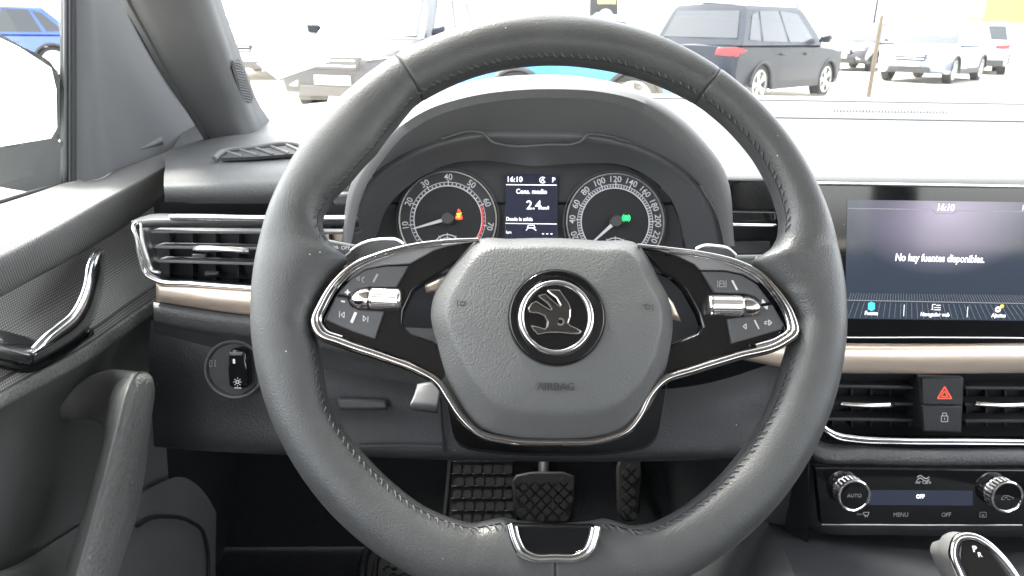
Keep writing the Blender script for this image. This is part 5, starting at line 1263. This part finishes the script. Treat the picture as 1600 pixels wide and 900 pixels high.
skin('door_pillar', [[(1.05, -.72, FZ), (1.05, -.72, 1.0), (1.06, -.70, 1.54)], [(1.05, -.50, FZ), (1.05, -.52, 1.0), (1.06, -.56, 1.54)]], 'pillar', cbn, 8, 4, solid=.02)
# price sheet inside the windscreen
pm_ = M('white_paper', (.82, .82, .80), .8, var=.03)
ps = [U(401, 99, 1.13), U(434, 124, 1.13), U(518, 95, 1.20), U(503, 78, 1.22)]
nn = (ps[1] - ps[0]).cross(ps[2] - ps[0]).normalized()
pcard = slab('paper_sheet', ps, nn, .0006, pm_)
tag(pcard, 'white paper sheet lying in the lower left corner of the windscreen', 'paper')

# ================================================================== parked cars and yard
def paint(name, c, rough=.25): return M(name, c, rough, coat=1.0, var=.03, vscale=3)
CT = dict(
    tyre=M('tyre_rubber', (.03, .03, .03), .8, var=.2), rim=M('alloy_rim', (.62, .63, .64), .3, metal=.8),
    glass=M('car_window_tint', (.06, .065, .07), .08, spec=.38), dark=M('unpainted_plastic', (.045, .045, .048), .6, var=.1),
    red=M('tail_lamp_red', (.50, .02, .03), .15, coat=.5), lamp=M('head_lamp', (.70, .72, .75), .1, coat=.6), plate=M('number_plate', (.80, .80, .78), .5), chrome=MT['chrome'])
def car(label, x, y, heading, pm, L=4.4, W=1.82, H=1.62, clear=.22, kind='suv', group='cars parked in the yard', roofmat=None, wheel_r=.34):
    """heading: direction of the bonnet in degrees, 0 = +X"""
    m4 = Matrix.Translation((x, y, 0)) @ Matrix.Rotation(R(heading), 4, 'Z')
    t = thing('parked_car', label, 'car', m4, group)
    T = lambda a, b, c: m4 @ Vector((a, b, c))
    fx, rx = L * .5 - .86, -L * .5 + .82
    belt = H * .60
    hoodz = H * .585 if kind == 'suv' else H * .55
    # side profile with wheel arches
    def archpts(cx, n=12):
        r = wheel_r * 1.17
        a0 = math.asin((clear + .04 - wheel_r) / r) if abs((clear + .04 - wheel_r) / r) < 1 else -.2
        return [(cx + r * math.cos(a), wheel_r + r * math.sin(a)) for a in [a0 + (math.pi - 2 * a0) * i / n for i in range(n + 1)]]
    prof = [(-L / 2 + .05, clear + .16), (-L / 2, .52), (-L / 2 + .02, .72), (-L / 2 + .06, belt - .04), (-L / 2 + .14, belt + .02), (-.2, belt + .01), (L / 2 - 1.25, belt), (L / 2 - .75, hoodz), (L / 2 - .22, hoodz - .12), (L / 2 - .04, hoodz - .30), (L / 2, .50), (L / 2 - .06, clear + .10), (L / 2 - .2, clear + .04)]
    prof += archpts(fx) + archpts(rx) + [(-L / 2 + .25, clear + .06)]
    n = len(prof); V = []
    def hw(px_, pz):
        e = abs(px_) / (L / 2)
        w_ = W / 2 * (1 - .10 * max(0, (e - .72) / .28) ** 1.6)
        if pz > belt - .12: w_ *= .965
        if pz < .35: w_ *= .97
        return w_
    rows = [(-1, 1.0), (-1, .0)]
    # five slices across so that bonnet and boot are slightly crowned
    sl = [-1, -.93, -.6, 0, .6, .93, 1]
    for s in sl:
        for (a, b) in prof:
            bb = b; aa = a
            if abs(s) == 1:
                if b > belt - .08: bb = b - .05
                if abs(a) > L / 2 - .1: aa = a - math.copysign(.05, a)
            elif abs(s) == .93: pass
            else:
                if b > belt - .10: bb = b + .025 * (1 - abs(s))
                if abs(a) > L / 2 - .12: aa = a + math.copysign(.05 * (1 - abs(s)), a)
            V.append(T(aa, hw(a, b) * s, bb))
    F = [tuple(range(n)), tuple(reversed(range((len(sl) - 1) * n, len(sl) * n)))]
    for j in range(len(sl) - 1):
        for i in range(n): F.append((j * n + i, j * n + (i + 1) % n, (j + 1) * n + (i + 1) % n, (j + 1) * n + i))
    body = mk('body', V, F, pm, t, sharp=38)
    # greenhouse
    if kind == 'suv': gb = [(-L / 2 + .10, belt), (L / 2 - 1.20, belt)]; gt = [(-L / 2 + .42, H - .02), (L / 2 - 2.05, H)]
    else: gb = [(-L / 2 + .30, belt), (L / 2 - 1.15, belt)]; gt = [(-L / 2 + .95, H - .03), (L / 2 - 2.0, H)]
    wb, wt = W / 2 * .955, W / 2 * .76
    def gp(f, z, s):     # f along 0 rear .. 1 front, z 0 belt .. 1 roof
        a = gb[0][0] + (gb[1][0] - gb[0][0]) * f; b = gt[0][0] + (gt[1][0] - gt[0][0]) * f
        zz = belt + ((gt[0][1] + (gt[1][1] - gt[0][1]) * f) - belt) * z
        return Vector((a + (b - a) * z, (wb + (wt - wb) * z ** 1.15) * s, zz))
    V = []; zs = [0, .3, .6, .85, .95, 1.0]; fs = [0, .02, .1, .3, .5, .7, .9, .98, 1]
    ring = [(f, -1) for f in fs] + [(1, q) for q in (-.6, 0, .6)] + [(f, 1) for f in reversed(fs)] + [(0, q) for q in (.6, 0, -.6)]
    for z in zs:
        for f, s in ring:
            p = gp(f, z, s)
            sh = 1.0 if z < .9 else (.975 if z < .97 else .93)
            p.y *= sh
            if f in (0, 1): p.x += (.06 if f == 1 else -.05) * (1 - abs(s) ** 2)
            p.z += .03 * (1 - abs(s)) * z
            V.append(m4 @ p)
    nr = len(ring); F = [(j * nr + i, j * nr + (i + 1) % nr, (j + 1) * nr + (i + 1) % nr, (j + 1) * nr + i) for j in range(len(zs) - 1) for i in range(nr)]
    F.append(tuple(range((len(zs) - 1) * nr, len(zs) * nr)))
    cab = mk('cabin', V, F, roofmat or pm, t, sharp=40)
    def pane(name, q, off=.008):
        pts = [gp(f, z, s) for f, z, s in q]
        c = sum(pts, Vector()) / len(pts)
        nrm = (pts[1] - pts[0]).cross(pts[2] - pts[0]).normalized()
        if nrm.dot(c - Vector((0, 0, belt))) < 0: nrm = -nrm
        return slab(name, [m4 @ (p + nrm * off) for p in pts], m4.to_3x3() @ nrm, .004, CT['glass'], cab, .0)
    for s in (-1, 1):
        pane('side_window', [(.55, .08, s), (.90, .08, s), (.86, .82, s), (.55, .88, s)])
        pane('side_window', [(.22, .10, s), (.52, .08, s), (.52, .88, s), (.20, .86, s)])
        pane('side_window', [(.06, .14, s), (.19, .11, s), (.17, .84, s), (.08, .75, s)])
    # front and rear screens
    for f, nm in ((1, 'windscreen'), (0, 'rear_window')):
        z0 = .06 if f == 1 else .18
        pts = [gp(f, z0, -.86), gp(f, z0, 0), gp(f, z0, .86), gp(f, .86, .84), gp(f, .86, 0), gp(f, .86, -.84)]
        dx = .075 if f == 1 else -.065
        P = []
        for i, p in enumerate(pts):
            p = p.copy(); p.x += dx * (1 if i in (1, 4) else .42); P.append(m4 @ p)
        nrm = (P[1] - P[0]).cross(P[5] - P[0]).normalized()
        V = P + [p - (m4.to_3x3() @ Vector((dx, 0, 0))).normalized() * .01 for p in P]
        mk(nm, V, [(0, 1, 4, 5), (1, 2, 3, 4), (0, 6, 7, 1), (1, 7, 8, 2), (2, 8, 9, 3), (3, 9, 10, 4), (4, 10, 11, 5), (5, 11, 6, 0)], CT['glass'], cab, sharp=60)
    # wheels
    for cx in (fx, rx):
        for s in (-1, 1):
            c = T(cx, s * (W / 2 - .03), wheel_r); axv = m4.to_3x3() @ Vector((0, s, 0))
            wl = loft('wheel', cyl_rings(c, axv, [(-.22, wheel_r * .9), (-.20, wheel_r), (-.02, wheel_r), (.0, wheel_r * .95), (.0, wheel_r * .70), (-.03, wheel_r * .68)], 28), CT['tyre'], t)
            upv_ = Vector((0, 0, 1)); sd = axv.cross(upv_)
            chs = []
            for k in range(5):
                a = 2 * math.pi * k / 5 + .3
                for da in (-.16, .16):
                    d = upv_ * math.cos(a + da) + sd * math.sin(a + da); e = upv_ * math.cos(a) + sd * math.sin(a); tn = axv.cross(d)
                    p0, p1 = c + e * wheel_r * .10 - axv * .015, c + d * wheel_r * .70 - axv * .006
                    q = [p0 - tn * .022, p1 - tn * .022, p1 + tn * .022, p0 + tn * .022]
                    chs.append((q + [z - axv * .02 for z in q], [(0, 1, 2, 3), (7, 6, 5, 4), (0, 4, 5, 1), (1, 5, 6, 2), (2, 6, 7, 3), (3, 7, 4, 0)]))
            merge('alloy_rim', chs, CT['rim'], wl)
            lathe('rim_edge', c - axv * .01, axv, [(-.02, wheel_r * .74), (.012, wheel_r * .73), (.012, wheel_r * .67), (-.02, wheel_r * .66)], CT['rim'], wl, 28)
            loft('hub_cap', cyl_rings(c - axv * .02, axv, [(0, wheel_r * .16), (.012, wheel_r * .14)], 16), CT['rim'], wl)
            # arch lining
            r = wheel_r * 1.17
            arc = [T(cx + (r - .02) * math.cos(a), s * (W / 2 - .005), wheel_r + (r - .02) * math.sin(a)) for a in [math.pi * i / 16 for i in range(17)]]
            tube('arch_trim', arc, .028, CT['dark'], t, 6)
    # lamps, bumpers, plates, mirrors, handles
    for s in (-1, 1):
        y0 = hw(L / 2, .7) * s
        slab('head_lamp', [T(L / 2 - .02, y0 * .55, hoodz - .24), T(L / 2 - .14, y0 * .96, hoodz - .20), T(L / 2 - .30, y0 * 1.02, hoodz - .15), T(L / 2 - .12, y0 * .60, hoodz - .16)], m4.to_3x3() @ Vector((.8, .5 * s, .3)), .05, CT['lamp'], t, .01)
        slab('fog_lamp', [T(L / 2 + .012, y0 * .66, .50), T(L / 2 - .04, y0 * .92, .50), T(L / 2 - .04, y0 * .92, .40), T(L / 2 + .012, y0 * .70, .40)], m4.to_3x3() @ Vector((1, .2 * s, 0)), .05, CT['lamp'], t, .01)
        slab('tail_lamp', [T(-L / 2 - .005, y0 * .52, belt - .16), T(-L / 2 + .04, y0 * .985, belt - .18), T(-L / 2 + .30, y0 * 1.045, belt - .08), T(-L / 2 + .05, y0 * .99, belt - .03), T(-L / 2 + .0, y0 * .56, belt - .05)], m4.to_3x3() @ Vector((-.8, .6 * s, 0)), .05, CT['red'], t, .008)
        mp_ = [T(L / 2 - 1.52, s * W * .49, belt + .05), T(L / 2 - 1.50, s * (W * .49 + .20), belt + .05), T(L / 2 - 1.50, s * (W * .49 + .22), belt + .19), T(L / 2 - 1.52, s * (W * .49 + .03), belt + .17)]
        slab('door_mirror', mp_, m4.to_3x3() @ Vector((-1, 0, 0)), .11, pm, t, .03)
        for hx in (.25, -.75):
            slab('door_handle', [T(hx, s * (W / 2 * .985 + .01), belt - .14), T(hx + .2, s * (W / 2 * .985 + .01), belt - .14), T(hx + .2, s * (W / 2 * .985 + .01), belt - .17), T(hx, s * (W / 2 * .985 + .01), belt - .17)], m4.to_3x3() @ Vector((0, s, 0)), .03, pm, t, .008)
        slab('side_sill', [T(fx - wheel_r * 1.25, s * (W / 2 + .01), clear + .16), T(rx + wheel_r * 1.25, s * (W / 2 + .01), clear + .16), T(rx + wheel_r * 1.25, s * (W / 2), clear + .02), T(fx - wheel_r * 1.25, s * (W / 2), clear + .02)], m4.to_3x3() @ Vector((0, s, 0)), .06, CT['dark'], t, .01)
        if kind == 'suv':
            tube('roof_rail', [T(-L / 2 + .6, s * wt * .90, H + .01), T(-L / 2 + .7, s * wt * .90, H + .05), T(L / 2 - 2.1, s * wt * .90, H + .06), T(L / 2 - 2.0, s * wt * .90, H + .01)], .016, CT['dark'], t, 6)
    hb_ = hw(L / 2, .5)
    slab('grille', [T(L / 2 + .055, -hb_ * .5, hoodz - .20), T(L / 2 + .055, hb_ * .5, hoodz - .20), T(L / 2 + .075, hb_ * .42, hoodz - .36), T(L / 2 + .075, -hb_ * .42, hoodz - .36)], m4.to_3x3() @ Vector((1, 0, .1)), .08, CT['dark'], t, .015)
    for zz in (.24, .31):
        slab('grille_bar', [T(L / 2 + .075, -hb_ * .42, hoodz - zz), T(L / 2 + .075, hb_ * .42, hoodz - zz), T(L / 2 + .077, hb_ * .42, hoodz - zz - .015), T(L / 2 + .077, -hb_ * .42, hoodz - zz - .015)], m4.to_3x3() @ Vector((1, 0, 0)), .02, CT['chrome'], t)
    slab('front_plate', [T(L / 2 + .085, -.26, .56), T(L / 2 + .085, .26, .56), T(L / 2 + .085, .26, .44), T(L / 2 + .085, -.26, .44)], m4.to_3x3() @ Vector((1, 0, 0)), .03, CT['plate'], t)
    slab('front_bumper_grille', [T(L / 2 + .06, -hb_ * .6, .42), T(L / 2 + .06, hb_ * .6, .42), T(L / 2 + .03, hb_ * .66, .28), T(L / 2 + .03, -hb_ * .66, .28)], m4.to_3x3() @ Vector((1, 0, 0)), .06, CT['dark'], t, .01)
    slab('rear_bumper', [T(-L / 2 - .055, -hb_ * .9, .48), T(-L / 2 - .055, hb_ * .9, .48), T(-L / 2 - .02, hb_ * .9, .28), T(-L / 2 - .02, -hb_ * .9, .28)], m4.to_3x3() @ Vector((-1, 0, 0)), .06, CT['dark'], t, .02)
    slab('rear_plate', [T(-L / 2 - .062, -.26, .74), T(-L / 2 - .062, .26, .74), T(-L / 2 - .058, .26, .63), T(-L / 2 - .058, -.26, .63)], m4.to_3x3() @ Vector((-1, 0, 0)), .03, CT['plate'], t)
    return t
P_navy = M('paint_black_blue', (.020, .024, .034), .35, spec=.22, coat=.12, var=.03, vscale=3); P_black = paint('paint_black', (.018, .019, .022)); P_silver = paint('paint_silver_blue', (.22, .26, .34)); P_white = paint('paint_white', (.78, .78, .77))
P_blue = paint('paint_royal_blue', (.03, .08, .34)); P_sky = paint('paint_sky_blue', (.02, .22, .42)); P_grey = paint('paint_dark_grey', (.06, .063, .07)); P_pale = paint('paint_pale_grey', (.60, .61, .62))
car('dark SUV seen from behind with red tail lamp, right of the wheel top', 5.16, 15.0, 44, P_navy, L=4.5, H=1.66)
car('silver blue SUV facing left with white number plate beyond the leaning pole', 12.7, 21.8, 224.5, P_silver, L=4.4, H=1.62)
car('black car half hidden between the dark SUV and the silver SUV', 13.6, 28.0, 225, P_black, L=4.4, H=1.58)
car('pale car seen from behind with red tail lamp right of the silver SUV', 17.4, 27.4, 60, P_pale, L=4.5, H=1.66)
car('white car at the right edge of the windscreen', 21.4, 26.5, 250, P_white, L=4.5, H=1.6)
car('sky blue car glimpsed between wheel rim and instrument hood', 1.12, 10.7, 178, P_sky, L=3.2, W=1.6, H=1.40, kind='hatch', roofmat=P_white)  # white roof colour stands in for the overexposed blue roof
car('large dark SUV front facing the windscreen, left of the wheel top', -1.5, 12.8, 255, P_navy, L=4.6, H=1.72)
car('white car with dark grille beside the windscreen pillar', -5.5, 19.6, 268, P_white, L=4.5, H=1.66)
car('royal blue car seen through the driver side window', -11.0, 17.6, 200, P_blue, L=4.3, H=1.52, kind='hatch')
car('white car behind the royal blue car at the far left', -17.0, 21.5, 10, P_white, L=4.4, H=1.6)
# leaning pole
lp0 = GZ(1356, 158, 0.0)
d_ = lp0.y
tpz = U(1378, 24, d_)
pole = tube('leaning_pole', [lp0, tpz], [.05, .035], M('weathered_wood', (.14, .11, .08), .8, var=.3, vscale=6), None, 10)
tag(pole, 'thin leaning wooden pole standing beside the silver SUV', 'pole')
pole2 = tube('thin_post', [Vector((14.3, 29, 0)), Vector((14.3, 29, 3.2))], .05, CT['dark'], None, 8)
tag(pole2, 'thin dark post behind the black car', 'post')
# orange building at the right edge
ob = thing('orange_building', 'orange yellow building wall at the top right corner', 'building', (48, 60, 0))
om = M('orange_render', (.62, .36, .12), .85, var=.12, vscale=.6)
box('wall', (49, 62, 4.6), (25, 9, 4.8), om, ob, .02)
box('base_wall', (49, 62, 1.1), (24.9, 8.9, 2.2), M('pale_render', (.7, .68, .62), .9), ob)
box('roof_edge', (49, 62, 7.1), (25.6, 9.6, .25), M('roof_sheet', (.5, .5, .5), .7), ob)
# dark advertising flag behind the wheel top
fs_ = thing('advertising_sign', 'dark upright sign with round white emblem above the steering wheel', 'sign', U(945, 60, 11.0) * 1.0)
AF = Frame(U(945, 10, 11.0), (1, 0, 0), (0, 0, 1))
fpoly('sign_panel', AF, [(923, -110), (966, -110), (965, 110), (921, 110)], 0, .06, M('sign_black', (.03, .03, .032), .6), fs_)
sgm = fpoly('sign_band', AF, [(934, -6), (962, -6), (962, 6), (934, 6)], .004, .004, M('sign_yellow', (.75, .60, .15), .6), fs_)
cu0, cv0 = AF.loc(946, 26, .004); ap_ = (AF.loc(960, 10, 0)[0] - AF.loc(940, 10, 0)[0]) / 20
sgd = disc('sign_emblem', AF, cu0, cv0, 11.5 * ap_, .006, .004, MT['whiteprint'], fs_, 32)
fpoly('emblem_mark', AF, [(939, 30), (941, 24), (944, 27), (946, 22), (948, 27), (951, 24), (953, 30)], .009, .003, M('sign_mark', (.03, .03, .03), .6), fs_)
